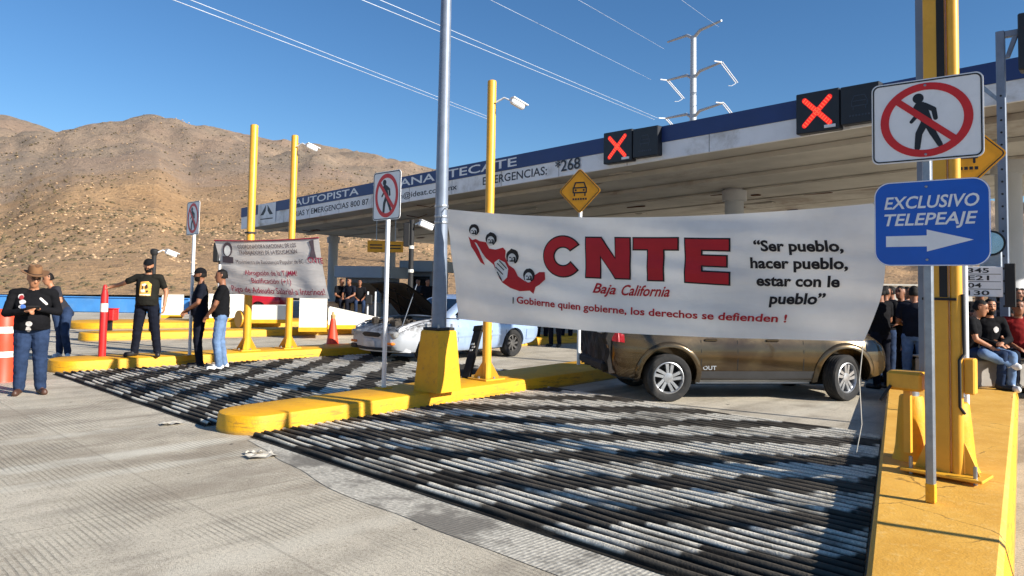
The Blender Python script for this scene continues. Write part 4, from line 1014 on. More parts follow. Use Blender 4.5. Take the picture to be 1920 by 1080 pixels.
# ================================================================== VEHICLES
def boolean(o, cutter, op='DIFFERENCE'):
    md = o.modifiers.new('b', 'BOOLEAN'); md.operation = op; md.object = cutter; md.solver = 'EXACT'
    try: md.material_mode = 'TRANSFER'
    except Exception: pass
    dg = bpy.context.evaluated_depsgraph_get(); dg.update()
    me = bpy.data.meshes.new_from_object(o.evaluated_get(dg)); o.modifiers.clear(); o.data = me
    me.polygons.foreach_set('use_smooth', [True] * len(me.polygons)); me.set_sharp_from_angle(angle=R(38))
    cm = cutter.data; bpy.data.objects.remove(cutter); bpy.data.meshes.remove(cm)
class Car:
    def __init__(s, t, st, axles, bulge): s.t = t; s.st = st; s.ax = axles; s.bulge = bulge; s.xs = [q[0] for q in st]
    def at(s, x): return [float(np.interp(x, s.xs, [q[i] for q in s.st])) for i in (1, 2, 3)]
    def smooth(s, x):
        e = .05; a = [s.at(x + k * e) for k in (-1.5, -.5, .5, 1.5)]; return [sum(q[i] for q in a) / 4 for i in range(3)]
    def half(s, x):
        zb, zt, hw = s.smooth(x) if s.xs[0] + .12 < x < s.xs[-1] - .12 else s.at(x); H = zt - zb
        b = s.bulge * sum(math.exp(-((x - a) / .42) ** 2) for a in s.ax)
        return [(.78 * hw, zb), (.92 * hw + b * .5, zb + .05 * H), (.975 * hw + b, zb + .22 * H), (1. * hw + b, zb + .5 * H), (.995 * hw + b * .9, zb + .66 * H), (.965 * hw + b * .4, zb + .84 * H), (.925 * hw, zb + .95 * H), (.86 * hw, zt), (.45 * hw, zt + .02)]
    def side(s, x, z):
        P = s.half(x); return float(np.interp(z, [p[1] for p in P], [p[0] for p in P]))
    def body(s, mats, rad, zc, yin, extra=None):
        mb = MB(); secs = []; x0, x1 = s.xs[0], s.xs[-1]; n = 76
        for i in range(n + 1):
            x = x0 + (x1 - x0) * i / n; P = s.half(x)
            secs.append([(x, -y, z) for y, z in P] + [(x, y, z) for y, z in P[::-1]])
        mb.loft(secs); o = mb.build('body', mats, s.t, smooth=38)
        cb = MB()
        for a in s.ax:
            for sg in (-1, 1): cb.lathe([(rad, -.4), (rad, .4)], 40, TR(a, sg * (yin + .4), zc) @ Matrix.Rotation(R(90), 4, 'X'), m=1)
        if extra: extra(cb)
        cut = cb.build('cut', mats, s.t); boolean(o, cut); return o
    def strip(s, name, x0, x1, z0, z1, mat, sg, off=.004, th=None, n=14, parent=None):
        """panel following the body side"""
        secs = []
        for i in range(n + 1):
            x = x0 + (x1 - x0) * i / n; za = z0(x) if callable(z0) else z0; zb = z1(x) if callable(z1) else z1; row = []
            for j in range(5):
                z = za + (zb - za) * j / 4; row.append((x, sg * (s.side(x, z) + off), z))
            if th: row += [(x, sg * (s.side(x, zb) - .01), zb), (x, sg * (s.side(x, za) - .01), za)]
            secs.append(row)
        mb = MB(); mb.loft(secs, closed=bool(th), caps=bool(th)); return mb.build(name, mat, parent or s.t, smooth=40)
    def house(s, levels, mat, r=.14):
        s.lv = levels; secs = []
        for z, xr_, xf, hy in levels:
            P = rrect(xf - xr_, 2 * hy, min(r, hy * .5), 5); cx = (xf + xr_) / 2; secs.append([(x + cx, y, z) for x, y in P])
        MB().loft(secs).build('roof', mat, s.t, smooth=50)
    def hl(s, z): return [float(np.interp(z, [l[0] for l in s.lv], [l[i] for l in s.lv])) for i in (1, 2, 3)]
    def pane(s, c4, sg, mat, name='window', off=.006):
        """c4: (x,z) corners: bottom rear, bottom front, top front, top rear"""
        n = 6; vs = []
        for i in range(n + 1):
            for j in range(n + 1):
                u, v = i / n, j / n
                x = (c4[0][0] * (1 - u) + c4[1][0] * u) * (1 - v) + (c4[3][0] * (1 - u) + c4[2][0] * u) * v
                z = (c4[0][1] * (1 - u) + c4[1][1] * u) * (1 - v) + (c4[3][1] * (1 - u) + c4[2][1] * u) * v
                vs.append((x, sg * (s.hl(z)[2] + off), z))
        fs = [(i * (n + 1) + j, (i + 1) * (n + 1) + j, (i + 1) * (n + 1) + j + 1, i * (n + 1) + j + 1) for i in range(n) for j in range(n)]
        return MB().add(vs, fs).build(name, mat, s.t, smooth=60)
    def screen(s, z0, z1, front, mat, name):
        vs = []; n = 6
        for j in range(n + 1):
            z = z0 + (z1 - z0) * j / n; xr_, xf, hy = s.hl(z); x = xf + .006 if front else xr_ - .006
            for i in range(n + 1): vs.append((x, (hy - .15) * (2 * i / n - 1), z))
        fs = [(j * (n + 1) + i, j * (n + 1) + i + 1, (j + 1) * (n + 1) + i + 1, (j + 1) * (n + 1) + i) for i in range(n) for j in range(n)]
        return MB().add(vs, fs).build(name, mat, s.t, smooth=60)
def wheel(t, x, y, rad, w, sg, spokes, rimm, steer=0., rr=.66):
    """sg: outer side (+1 -> +y)"""
    T = TR(x, y, rad, steer) @ Matrix.Rotation(R(-90) * sg, 4, 'X')          # local z -> outward
    h = w / 2; mb = MB()
    prof = [(rad * rr, -h * .9), (rad * .8, -h), (rad * .95, -h * .95), (rad, -h * .7)]
    for k in range(4):                                                       # tread ribs
        z = -h * .6 + k * h * .4; prof += [(rad, z - .02), (rad - .008, z - .012), (rad - .008, z + .006), (rad, z + .012)]
    prof += [(rad, h * .7), (rad * .95, h * .95), (rad * .8, h), (rad * (rr + .05), h * .93), (rad * rr, h * .8)]
    mb.lathe(prof, 44, T, caps=False); o = mb.build('wheel', M_RUBBER, t, smooth=35)
    mb = MB(); a = rad * rr
    mb.lathe([(a, -h * .5), (a + .002, h * .82), (a * .96, h * .86), (a * .9, h * .7), (a * .88, h * .1)], 40, T, caps=False); mb.lathe([(a * .9, 0), (.03, 0)], 40, T, m=1, caps=False)
    for k in range(spokes):
        q = 2 * math.pi * k / spokes
        for tw in ((-.16, .10), ) if spokes > 5 else ((-.2, .06), (.2, -.06)):
            p0 = Vector((.055 * math.cos(q + tw[0] * 2), .055 * math.sin(q + tw[0] * 2), h * .62)); p1 = Vector((a * .93 * math.cos(q + tw[0] + .22), a * .93 * math.sin(q + tw[0] + .22), h * .66))
            d = (p1 - p0).normalized(); nn = Vector((-d.y, d.x, 0)); w0, w1 = .019, .024
            mb.loft([[p0 + nn * w0, p0 - nn * w0, p0 - nn * w0 - Vector((0, 0, .05)), p0 + nn * w0 - Vector((0, 0, .05))], [p1 + nn * w1, p1 - nn * w1, p1 - nn * w1 - Vector((0, 0, .05)), p1 + nn * w1 - Vector((0, 0, .05))]], T)
    mb.lathe([(.07, h * .5), (.068, h * .66), (.03, h * .7), (0.001, h * .7)], 20, T)
    mb.build('rim', [rimm, M_WELL], o, smooth=35)
    return o
def bronze():
    k = NT('burnt_bronze_with_reflection'); co = k.n('TexCoord').outputs['Object']; x = k.n('SeparateXYZ', {0: co})
    n1 = k.noise(co, 2.2, 6, .65, .5); n2 = k.noise(k.n('Mapping', {'Vector': co, 'Scale': (1, 1, 1.6)}), 1.7, 6, .62, .3); n3 = k.noise(co, 26, 4)
    col = k.mix(k.ramp(n1, .3, .7), lin((76, 64, 45)), lin((92, 78, 55)))
    f = k.math('MULTIPLY', k.ramp(n2, .40, .58), k.ramp(k.math('ABSOLUTE', k.math('SUBTRACT', x.outputs[0], 1.1)), 1.1, .4))
    col = k.mix(k.math('MULTIPLY', f, .6), col, lin((54, 38, 26)))  # door smear: brown burn, deepened in colour as the dark road's reflection
    rear = k.ramp(k.math('ADD', x.outputs[0], k.math('MULTIPLY', n1, .35)), -.3, -.62)
    col = k.mix(k.math('MULTIPLY', rear, .8), col, lin((62, 40, 26)))
    low = k.ramp(k.math('ADD', x.outputs[2], k.math('MULTIPLY', n2, .25)), .62, .42)
    col = k.mix(k.math('MULTIPLY', low, .7), col, lin((44, 42, 40)))
    k.out(Base_Color=col, Roughness=k.math('ADD', k.math('MULTIPLY', n3, .08), .2), Metallic=.65, Coat_Weight=.5, Normal=k.bump(n1, .06, .02)); return k.m
M_BRONZE = bronze(); M_WELL = std('wheel_well', (16, 16, 17), .9)
wr, wf = G(1250, 752), G(1586, 754)
h_ = math.atan2(wf.y - wr.y, wf.x - wr.x) + R(3.5)
fx = Vector((math.cos(h_), math.sin(h_), 0)); fy = Vector((-fx.y, fx.x, 0))
so = wr + fy * .80
suv = thing('suv', 'fire damaged bronze SUV standing across the lane behind the large banner', 'car', (so.x, so.y, 0), h_)
sc_ = (wf - wr).length / 2.67
car = Car(suv, [(-.84, .44, .86, .70), (-.80, .38, .98, .80), (-.70, .31, 1.04, .865), (-.4, .28, 1.06, .895), (0, .27, 1.05, .90), (.6, .27, 1.02, .895), (1.4, .27, 1.0, .895), (2.1, .27, 1.02, .895), (2.4, .27, 1.04, .895), (2.8, .28, 1.01, .89), (3.12, .30, .95, .865), (3.3, .33, .87, .81), (3.42, .38, .78, .72), (3.5, .44, .68, .60)], (0., 2.67), .035)
car.body([M_BRONZE, M_WELL], .415, .36, .56)
car.house([(1.0, -.76, 2.2, .82), (1.15, -.73, 1.95, .79), (1.4, -.66, 1.5, .71), (1.55, -.58, 1.12, .65), (1.62, -.35, .82, .5), (1.635, 0, .5, .3)], M_BRONZE)
for sg in (-1, 1):
    car.pane([(-.55, 1.10), (.02, 1.10), (-.04, 1.47), (-.42, 1.45)], sg, M_GLASS); car.pane([(.12, 1.09), (.86, 1.09), (.78, 1.5), (.07, 1.48)], sg, M_GLASS); car.pane([(.95, 1.09), (1.86, 1.1), (1.22, 1.48), (.87, 1.5)], sg, M_GLASS)
    for a_ in car.ax:                                                        # flared arch lips
        secs = []
        for i in range(25):
            q = R(-12 + 204 * i / 24); row = []
            for rr_, dy in ((.405, -.02), (.41, .022), (.45, .03), (.485, .012), (.49, -.02)):
                x = a_ + rr_ * math.cos(q); z = .36 + rr_ * math.sin(q); row.append((x, sg * (car.side(x, max(.3, z)) + dy), z))
            secs.append(row)
        MB().loft(secs, caps=True).build('fender_flare', M_BRONZE, suv, smooth=50)
    car.strip('side_step', .46, 2.2, .235, .30, M_ALU, sg, .02, True)
    car.strip('lower_cladding', .46, 2.22, .305, .43, std('grey_cladding', (52, 52, 54), .7), sg, .004)
    for x in (.05 + .42, 1.02, 2.02): car.strip('door_seam', x - .005, x + .005, .44, 1.0, M_WELL, sg, .0025, n=1)
    for x in (.62, 1.55): 
        y = sg * (car.side(x, .87) + .014)
        MB().box((x, y, .87), (.19, .025, .035), b=.01).build('door_handle', M_BRONZE, suv)
    MB().box((1.92, sg * .95, 1.14), (.16, .2, .14), b=.04).build('mirror', M_BRONZE, suv, smooth=40)
    lamp = car.strip('tail_light', -.80, -.64, lambda x: .84 - (x + .8) * .1, lambda x: .99 - (x + .8) * .35, std('tail_lamp_red', (170, 24, 36), .25, 0, .2, 14, 0, (230, 170, 170), .5), sg, .008, True)
    car.strip('headlight', 3.0, 3.33, .72, .88, M_GLASS, sg, .006, True)
    MB().tube([(-.45, sg * .6, 1.66), (.9, sg * .58, 1.67)], .018, 6).build('roof_rail', M_BLACK, suv)
car.screen(1.08, 1.5, True, M_GLASS, 'windshield'); car.screen(1.1, 1.5, False, M_GLASS, 'rear_window')
for x in (0., 2.67):
    wheel(suv, x, -.80, .335, .215, -1, 5, M_RIM, R(24) if x else 0); wheel(suv, x, .80, .335, .215, 1, 5, M_RIM, R(24) if x else 0)
mb = MB(); flat_text(mb, 'OUT', .50, .45, .2, .055, car.side(.6, .47) + .006, XZ, .02); mb.build('badge', M_ALU, suv)
# burnt tailgate and bumper
mb = MB(); rnd = random.Random(3); secs = []
for i in range(15):
    y = -.78 + 1.56 * i / 14; secs.append([(-.83 - .05 * rnd.random(), y, .36 + .04 * rnd.random())] + [(-.85 - .06 * rnd.random() + .03 * abs(y), y, z + .02 * rnd.random()) for z in (.45, .56, .66, .76, .86)] + [(-.84, y, .98 + .03 * rnd.random()), (-.72, y, .98), (-.72, y, .4)])
mb.loft(secs); mb.build('burnt_tailgate', M_DARK, suv)
mb = MB(); mb.box((-.87, 0, .47), (.12, 1.42, .13), b=.03); mb.build('rear_bumper', M_DARK, suv, smooth=30)
MB().box((-.88, -.45, .98), (.05, .26, .10), TR(0, 0, 0), b=.01).build('melted_lamp', M_ALU, suv)
mb = MB(); mb.box((3.46, 0, .62), (.05, .9, .13), b=.02); mb.build('grille', M_BLACK, suv)
MB().box((1.35, 0, .25), (3.0, 1.1, .1)).build('underbody', M_WELL, suv)

# --- sedan -----------------------------------------------------------
def sooty_blue():
    k = NT('sooty_blue_paint'); co = k.n('TexCoord').outputs['Object']; x = k.n('SeparateXYZ', {0: co})
    n1 = k.noise(co, 3.2, 6, .7, .5); n2 = k.noise(co, 11, 5, .7)
    col = k.mix(k.ramp(n1, .3, .7), lin((146, 168, 202)), lin((160, 180, 208)))
    fr = k.ramp(k.math('ADD', x.outputs[0], k.math('MULTIPLY', n1, .9)), 2.1, 2.9)
    col = k.mix(k.math('MULTIPLY', fr, .75), col, lin((176, 176, 174)))
    up = k.math('MULTIPLY', k.ramp(k.math('ADD', x.outputs[2], k.math('MULTIPLY', n1, .5)), .72, 1.05), k.ramp(x.outputs[0], 1.85, 2.2))
    col = k.mix(k.math('MULTIPLY', up, k.ramp(n2, .3, .5)), col, lin((40, 36, 33)))
    lo = k.ramp(k.math('ADD', x.outputs[2], k.math('MULTIPLY', n1, .2)), .42, .28)
    col = k.mix(k.math('MULTIPLY', lo, .45), col, lin((110, 104, 96)))
    k.out(Base_Color=col, Roughness=k.math('ADD', k.math('MULTIPLY', fr, .3), .25), Metallic=.2, Coat_Weight=.3); return k.m
M_BLUEP = sooty_blue()
M_SCORCH = std('scorched_blue_paint', (176, 178, 182), .45, .1, .2, 5, .1, (58, 50, 44), .95)
sh = math.atan2(-.74, -.67); sx = Vector((math.cos(sh), math.sin(sh), 0)); sy = Vector((-sx.y, sx.x, 0))
rw = G(957, 668); so = rw - sy * .73
sed = thing('sedan', 'pale blue sedan with open hood and burnt engine bay behind the grey pole', 'car', (so.x, so.y, 0), sh)
cs = Car(sed, [(-.95, .42, .76, .64), (-.9, .34, .87, .75), (-.72, .26, .93, .81), (-.2, .21, .94, .84), (.5, .19, .92, .84), (1.4, .19, .9, .84), (2.0, .19, .90, .84), (2.3, .2, .87, .838), (2.75, .21, .82, .82), (3.05, .24, .75, .78), (3.2, .28, .68, .71), (3.3, .34, .60, .60)], (0., 2.46), .015)
def bay(cb): cb.box((2.52, 0, .9), (.98, 1.26, .5), m=1)
cs.body([M_BLUEP, M_DARK], .345, .30, .56, bay)
cs.house([(.88, -.42, 2.06, .78), (.96, -.34, 1.94, .765), (1.1, -.12, 1.68, .71), (1.27, .14, 1.34, .63), (1.35, .38, 1.05, .5), (1.365, .6, .85, .3)], M_BLUEP)
for sg in (-1, 1):
    cs.pane([(-.12, .95), (.66, .95), (.64, 1.26), (.2, 1.25)], sg, M_GLASS); cs.pane([(.74, .95), (1.78, .95), (1.3, 1.25), (.72, 1.26)], sg, M_GLASS)
    for x in (.28, .72, 1.72): cs.strip('door_seam', x - .005, x + .005, .25, .9, M_WELL, sg, .0025, n=1)
    cs.strip('side_moulding', .36, 2.04, .50, .535, M_BLUEP, sg, .012, True)
    cs.strip('tail_light', -.92, -.74, .70, .84, std('tail_lamp_red', (170, 24, 36)), sg, .008, True)
    cs.strip('bumper_end', -.93, -.42, .38, .60, M_BLUEP, sg, .014, True)
    for x in (.42, .84): MB().box((x, sg * (cs.side(x, .78) + .01), .78), (.16, .022, .04), b=.008).build('door_handle', M_BLACK, sed)
    MB().box((1.66, sg * .87, .98), (.1, .17, .11), b=.03).build('mirror', M_BLACK, sed, smooth=40)
    wheel(sed, 0, sg * .73, .30, .185, sg, 8, std('sooty_rim', (92, 90, 88), .5, .6, .2, 10), 0, .62); wheel(sed, 2.46, sg * .73, .30, .185, sg, 8, std('sooty_rim', (92, 90, 88)), 0, .62)
cs.screen(.95, 1.27, True, M_GLASS, 'windshield'); cs.screen(.96, 1.26, False, M_GLASS, 'rear_window')
# front end
def nose(z0, z1, yw, out, name, mat, curve=.16, parent=None):
    secs = []
    for i in range(17):
        y = yw * (2 * i / 16 - 1); x = 3.30 + out - curve * (abs(y) / .8) ** 2.2
        secs.append([(x - .12, y, z0), (x, y, z0 + .01), (x + .012, y, (z0 + z1) / 2), (x, y, z1 - .01), (x - .12, y, z1)])
    return MB().loft(secs).build(name, mat, parent or sed, smooth=50)
bp_ = nose(.24, .50, .75, .04, 'front_bumper', M_SCORCH, .36)
nose(.27, .34, .5, .062, 'bumper_slot', M_BLACK, .26, bp_)
for sg in (-1, 1): MB().box((3.285, sg * .56, .33), (.07, .2, .09), TR(0, 0, 0), b=.02).build('bumper_slot', M_BLACK, bp_)
nose(.52, .63, .36, .012, 'grille', M_BLACK, .2)
for sg in (-1, 1):
    MB().box((3.19, sg * .53, .585), (.20, .34, .13), TR(0, 0, 0, 0), b=.03).build('headlight', std('sooty_lens', (150, 150, 148), .2, .3, .3, 10), sed, smooth=40)
    MB().box((3.27, sg * .56, .42), (.1, .2, .05), b=.015).build('indicator', std('amber_lens', (226, 120, 40), .35), sed)
mb = MB(); mb.box((3.352, 0, .40), (.012, .36, .11), b=.004); mb.build('number_plate', M_SCORCH, sed)
for sg in (-1, 1):
    secs = []
    for i in range(12):
        x = 2.04 + 1.14 * i / 11; zt = cs.at(x)[1]; secs.append([(x, sg * .60, zt - .1), (x, sg * .62, zt + .012), (x, sg * .70, zt + .012), (x, sg * (cs.side(x, zt - .05) + .004), zt - .05)])
    MB().loft(secs).build('scorched_fender', M_SCORCH, sed, smooth=40)
rnd = random.Random(11); mb = MB()
for k in range(46):
    x, y = rnd.uniform(2.12, 3.02), rnd.uniform(-.55, .55); s = rnd.uniform(.05, .16)
    if rnd.random() < .5: mb.box((x, y, .68 + rnd.uniform(0, .14)), (s * 1.3, s, s), TR(0, 0, 0) , b=.01)
    else: mb.lathe([(s * .5, 0), (s * .5, s), (s * .3, s * 1.1)], 10, TR(x, y, .66 + rnd.uniform(0, .1), 0, rnd.uniform(-1, 1)))
for k in range(14):
    x, y = rnd.uniform(2.15, 2.9), rnd.uniform(-.5, .5); mb.tube([(x, y, .74), (x + .1, y + .1, .86), (x + .25, y + rnd.uniform(-.2, .2), .8)], .014, 6)
mb.build('burnt_engine', std('burnt_engine_metal', (64, 58, 52), .7, .3, .5, 9, .4, (120, 110, 100), .6), sed)
HA = R(36); hp = MB(); secs = []                                             # raised hood, hinged at the cowl
for i in range(13):
    d = 1.12 * i / 12; row = []
    for j in range(15):
        y = (2 * j / 14 - 1) * (.66 - .10 * (i / 12) ** 2); bow = .05 * (1 - (y / .66) ** 2) + .05 * math.sin(math.pi * i / 12)
        row.append((2.03 + d * math.cos(HA) - bow * math.sin(HA), y, .92 + d * math.sin(HA) + bow * math.cos(HA)))
    secs.append(row)
hp.loft(secs, caps=False, closed=False); back = [[(x + .02 * math.sin(HA), y, z - .03) for x, y, z in row] for row in secs]
hp.loft(back, caps=False, closed=False)
for s_ in (0, -1): hp.add([secs[s_][k] for k in range(15)] + [back[s_][k] for k in range(15)], [(k, k + 1, 16 + k, 15 + k) for k in range(14)])
hood = hp.build('hood', M_DARK, sed, smooth=60)
mb = MB()
for y0, y1 in ((-.45, .1), (.45, -.1), (-.2, -.5), (.2, .5)):
    mb.tube([(2.03 + .15 * math.cos(HA) + .05, y0, .92 + .15 * math.sin(HA) - .02), (2.03 + .95 * math.cos(HA) + .03, y1, .92 + .95 * math.sin(HA))], .022, 6)
mb.build('hood_rib', M_DARK, hood); MB().tube([(2.95, .5, .72), (2.55, .46, 1.58)], .009, 6).build('prop_rod', M_GALV, sed)

# --- far red car behind the small banner -------------------------------
rp = D(498, 590, 34.)
rc_ = thing('parked_car', 'red car parked in the distance below the small banner', 'car', (rp.x, rp.y, 0), R(175))
M_REDP = std('red_car_paint', (200, 28, 40), .3, .1, .05, 2, 0, (150, 20, 30), .4, .5)
cr_ = Car(rc_, cs.st, cs.ax, .015); cr_.body([M_REDP, M_WELL], .345, .30, .56)
cr_.house(cs.lv, M_REDP)
for sg in (-1, 1):
    cr_.pane([(-.12, .95), (.66, .95), (.64, 1.26), (.2, 1.25)], sg, M_GLASS); cr_.pane([(.74, .95), (1.78, .95), (1.3, 1.25), (.72, 1.26)], sg, M_GLASS)
    for x in cs.ax: wheel(rc_, x, sg * .73, .30, .185, sg, 8, M_RIM, 0, .62)
    cr_.strip('headlight', 3.0, 3.22, .55, .66, M_SIGNW, sg, .006, True); cr_.strip('tail_light', -.92, -.74, .70, .84, std('tail_lamp_red', (170, 24, 36)), sg, .008, True)
cr_.screen(.95, 1.27, True, M_GLASS, 'windshield'); cr_.screen(.96, 1.26, False, M_GLASS, 'rear_window')
# ================================================================== PEOPLE
SKIN = std('tan_skin', (172, 118, 86), .55, 0, .08, 14); SKIN2 = std('brown_skin', (140, 92, 66), .55, 0, .08, 14)
HAIRM = std('dark_hair', (16, 13, 12), .7, 0, .3, 40, .5, spec=.25)
def cloth(name, rgb, var=.16): return std(name, rgb, .9, 0, var, 7, .35, None, 0, 0, 26, .12)
T_BLACK = cloth('black_cotton', (20, 20, 23)); T_NAVY = cloth('navy_cotton', (24, 27, 38)); T_RED = cloth('red_cotton', (130, 34, 34)); T_GREY = cloth('grey_cotton', (48, 48, 54)); T_OLIVE = cloth('dark_olive_cotton', (34, 33, 29)); T_WHITE = cloth('white_cotton', (196, 196, 196))
J_BLUE = cloth('blue_denim', (40, 54, 80), .3); J_LIGHT = cloth('light_denim', (100, 124, 158), .22); J_DARK = cloth('dark_trousers', (22, 25, 36)); S_BROWN = std('brown_leather', (74, 48, 36), .5); S_WHITE = std('white_trainers', (210, 210, 210), .6); S_BLACK = std('black_shoes', (26, 26, 28), .55)
V3 = Vector
def cap_pts(p0, p1, r0, r1, n=12, flat=1., side=None):
    p0, p1 = V3(p0), V3(p1); ax = p1 - p0
    if ax.length < 1e-5: ax = V3((0, 0, 1e-4))
    t = ax.normalized(); up = V3(side) if side is not None else (V3((0, 1, 0)) if abs(t.y) < .8 else V3((1, 0, 0)))
    a = (up - t * up.dot(t)).normalized(); b = t.cross(a); secs = []
    for k in (-85, -55, -25): q = R(k); secs.append((p0 + t * r0 * math.sin(q), r0 * math.cos(q)))
    m = max(1, int(ax.length / .05))
    for i in range(m + 1): secs.append((p0.lerp(p1, i / m), r0 + (r1 - r0) * i / m))
    for k in (25, 55, 85): q = R(k); secs.append((p1 + t * r1 * math.sin(q), r1 * math.cos(q)))
    return [[c + a * r * math.cos(2 * math.pi * j / n) + b * r * flat * math.sin(2 * math.pi * j / n) for j in range(n)] for c, r in secs]
def stand(**k):
    """joints of a standing adult facing -Y; L is +x"""
    J = dict(pel=(0, 0, .95), chest=(0, .0, 1.28), shL=(.185, .01, 1.42), shR=(-.185, .01, 1.42), elL=(.25, .03, 1.14), elR=(-.25, .03, 1.14), wrL=(.26, -.06, .90), wrR=(-.26, -.06, .90),
             hipL=(.095, 0, .91), hipR=(-.095, 0, .91), knL=(.11, -.015, .50), knR=(-.11, -.015, .50), anL=(.12, .03, .09), anR=(-.12, .03, .09), toL=(.15, -.17, .045), toR=(-.15, -.17, .045), head=(0, -.02, 1.635), look=0., nod=0.)
    J.update(k); return J
def sit(**k):
    J = dict(pel=(0, 0, .52), chest=(0, -.05, .84), shL=(.18, -.06, .99), shR=(-.18, -.06, .99), elL=(.25, -.14, .72), elR=(-.25, -.14, .72), wrL=(.12, -.36, .62), wrR=(-.10, -.36, .62),
             hipL=(.10, -.03, .50), hipR=(-.10, -.03, .50), knL=(.14, -.46, .50), knR=(-.14, -.46, .50), anL=(.13, -.44, .09), anR=(-.13, -.42, .09), toL=(.15, -.64, .045), toR=(-.15, -.62, .045), head=(0, -.12, 1.20), look=0., nod=0.)
    J.update(k); return J
def person(label, loc, rz, J, shirt=T_BLACK, pants=J_DARK, shoes=S_BLACK, skin=SKIN, long=False, belly=.0, hair='short', beard=False, hat=None, fat=1., voxel=.011, scale=1., group=None, gripR=False, gripL=False):
    t = thing('person', label, 'person', loc, rz, group); t.scale = (scale,) * 3
    src = MB(); SK, SH, PA, SO, HR, WH = range(6); mats = [skin, shirt, pants, shoes, HAIRM, std('eye_white', (210, 205, 200), .4)]
    j = {k: V3(v) if isinstance(v, tuple) else v for k, v in J.items()}
    cap = lambda a, b, r0, r1, m, flat=1., side=None, n=12: src.loft(cap_pts(a, b, r0, r1, n, flat, side), m=m)
    # torso
    sd = (j['shL'] - j['shR']).normalized(); upv = (j['chest'] - j['pel']).normalized(); fw = sd.cross(upv).normalized() * -1
    if fw.y > 0 and rz is not None: fw = fw
    fw = upv.cross(sd).normalized() * -1
    hd = (j['hipL'] - j['hipR']).normalized(); shm = (j['shL'] + j['shR']) / 2; nb = shm + (j['head'] - shm) * .22
    def rng(c, rx, ry, s_, f_=0.):
        f2 = s_.cross(upv).normalized(); f2 = f2 if f2.dot(fwd) > 0 else -f2
        return [c + f2 * f_ + s_ * rx * math.cos(2 * math.pi * q / 20) + f2 * ry * math.sin(2 * math.pi * q / 20) for q in range(20)]
    fwd = sd.cross(V3((0, 0, 1)))
    fwd = fwd if fwd.dot(V3((0, -1, 0))) > -.2 else -fwd
    waist = j['pel'].lerp(j['chest'], .42)
    src.loft([rng(j['pel'] - upv * .10, .13 * fat, .10 * fat, hd), rng(j['pel'] - upv * .04, .172 * fat, .125 * fat, hd), rng(j['pel'] + upv * .06, .17 * fat, .12 * fat, hd), rng(waist, .15 * fat, .11 * fat, hd)], m=PA)
    src.loft([rng(j['pel'] + upv * (-.03), .178 * fat, .128 * fat + belly * .5, hd, belly * .4), rng(j['pel'] + upv * .07, .178 * fat, .130 * fat + belly * .8, hd, belly * .5), rng(waist, .168 * fat, .122 * fat + belly, sd.lerp(hd, .5), belly * .6), rng(j['chest'], .182 * fat, .128 * fat + belly * .3, sd, belly * .2), rng(j['chest'].lerp(shm, .6), .178 * fat, .112 * fat, sd), rng(shm + upv * .015, .13, .085, sd), rng(nb, .066, .066, sd)], m=SH)
    for s_ in 'LR':
        sh, el, wr_, hi, kn, an, to = [j[q + s_] for q in ('sh', 'el', 'wr', 'hip', 'kn', 'an', 'to')]
        cap(hi, kn, .100 * fat, .074 * fat, PA); cap(kn, an + (kn - an).normalized() * .01, .074 * fat, .060 * fat, PA)
        dshoe = (to - an); dshoe.z = 0; dn = dshoe.normalized() if dshoe.length > .02 else V3((0, -1, 0))
        heel = V3((an.x, an.y, to.z)) - dn * .035
        cap(heel, V3((to.x, to.y, to.z)) - dn * .03, .042, .040, SO, .92, V3((0, 0, 1))); cap(an, heel + V3((0, 0, .02)), .045, .045, SO); cap(heel, to - dn * .03 - V3((0, 0, .012)), .044, .044, SO, 1., None)
        e0 = sh.lerp(el, .62)
        if long:
            cap(sh, el, .066, .054, SH); cap(el, wr_ - (wr_ - el).normalized() * .01, .054, .040, SH)
        else:
            cap(sh, e0, .064, .060, SH); cap(sh.lerp(el, .5), el, .045, .040, SK); cap(el, wr_, .041, .028, SK)
        cap(sh, sh.lerp(shm, .5) - V3((0, 0, .01)), .066, .08, SH)
        # hand: palm, four fingers, thumb
        d = (wr_ - el).normalized(); inw = (V3((0, 0, 0)) + (shm - wr_)); inw = inw - d * inw.dot(d); inw = inw.normalized() if inw.length > .01 else V3((0, -1, 0))
        if abs(d.z) > .8: nrm = V3((-1 if s_ == 'L' else 1, 0, 0)); nrm = (nrm - d * nrm.dot(d)).normalized()
        else: nrm = V3((0, 0, -1)); nrm = (nrm - d * nrm.dot(d)).normalized()
        sdv = d.cross(nrm).normalized(); thumbs = -1 if (sdv.dot(V3((0, -1, 0))) < 0 if abs(d.z) > .8 else sdv.dot(shm - wr_) < 0) else 1
        cap(wr_ + d * .01, wr_ + d * .075, .030, .036, SK, .5, sdv)
        curl = 1.25 if (gripR if s_ == 'R' else gripL) else .45
        for k, (of, ln) in enumerate(((.028, .062), (.010, .072), (-.009, .068), (-.027, .052))):
            b = wr_ + d * .09 + sdv * of * thumbs; d1 = (d * math.cos(curl * .5) + nrm * math.sin(curl * .5)); d2 = d * math.cos(curl * 1.4) + nrm * math.sin(curl * 1.4)
            m_ = b + d1 * ln * .52; cap(b - d * .015, m_, .0095, .0088, SK, 1, None, 8); cap(m_, m_ + d2 * ln * .5, .0088, .0075, SK, 1, None, 8)
        tb = wr_ + d * .028 + sdv * .026 * thumbs; td = (d * .7 + sdv * .65 * thumbs + nrm * .3).normalized(); cap(tb, tb + td * .035, .0125, .0105, SK, 1, None, 8); td2 = (d + nrm * .5).normalized(); cap(tb + td * .035, tb + td * .035 + td2 * .03, .0105, .0085, SK, 1, None, 8)
    # head
    HM = Matrix.Translation(j['head']) @ Matrix.Rotation(j['look'], 4, 'Z') @ Matrix.Rotation(j['nod'], 4, 'X')
    hp = lambda x, y, z: HM @ V3((x, y, z))
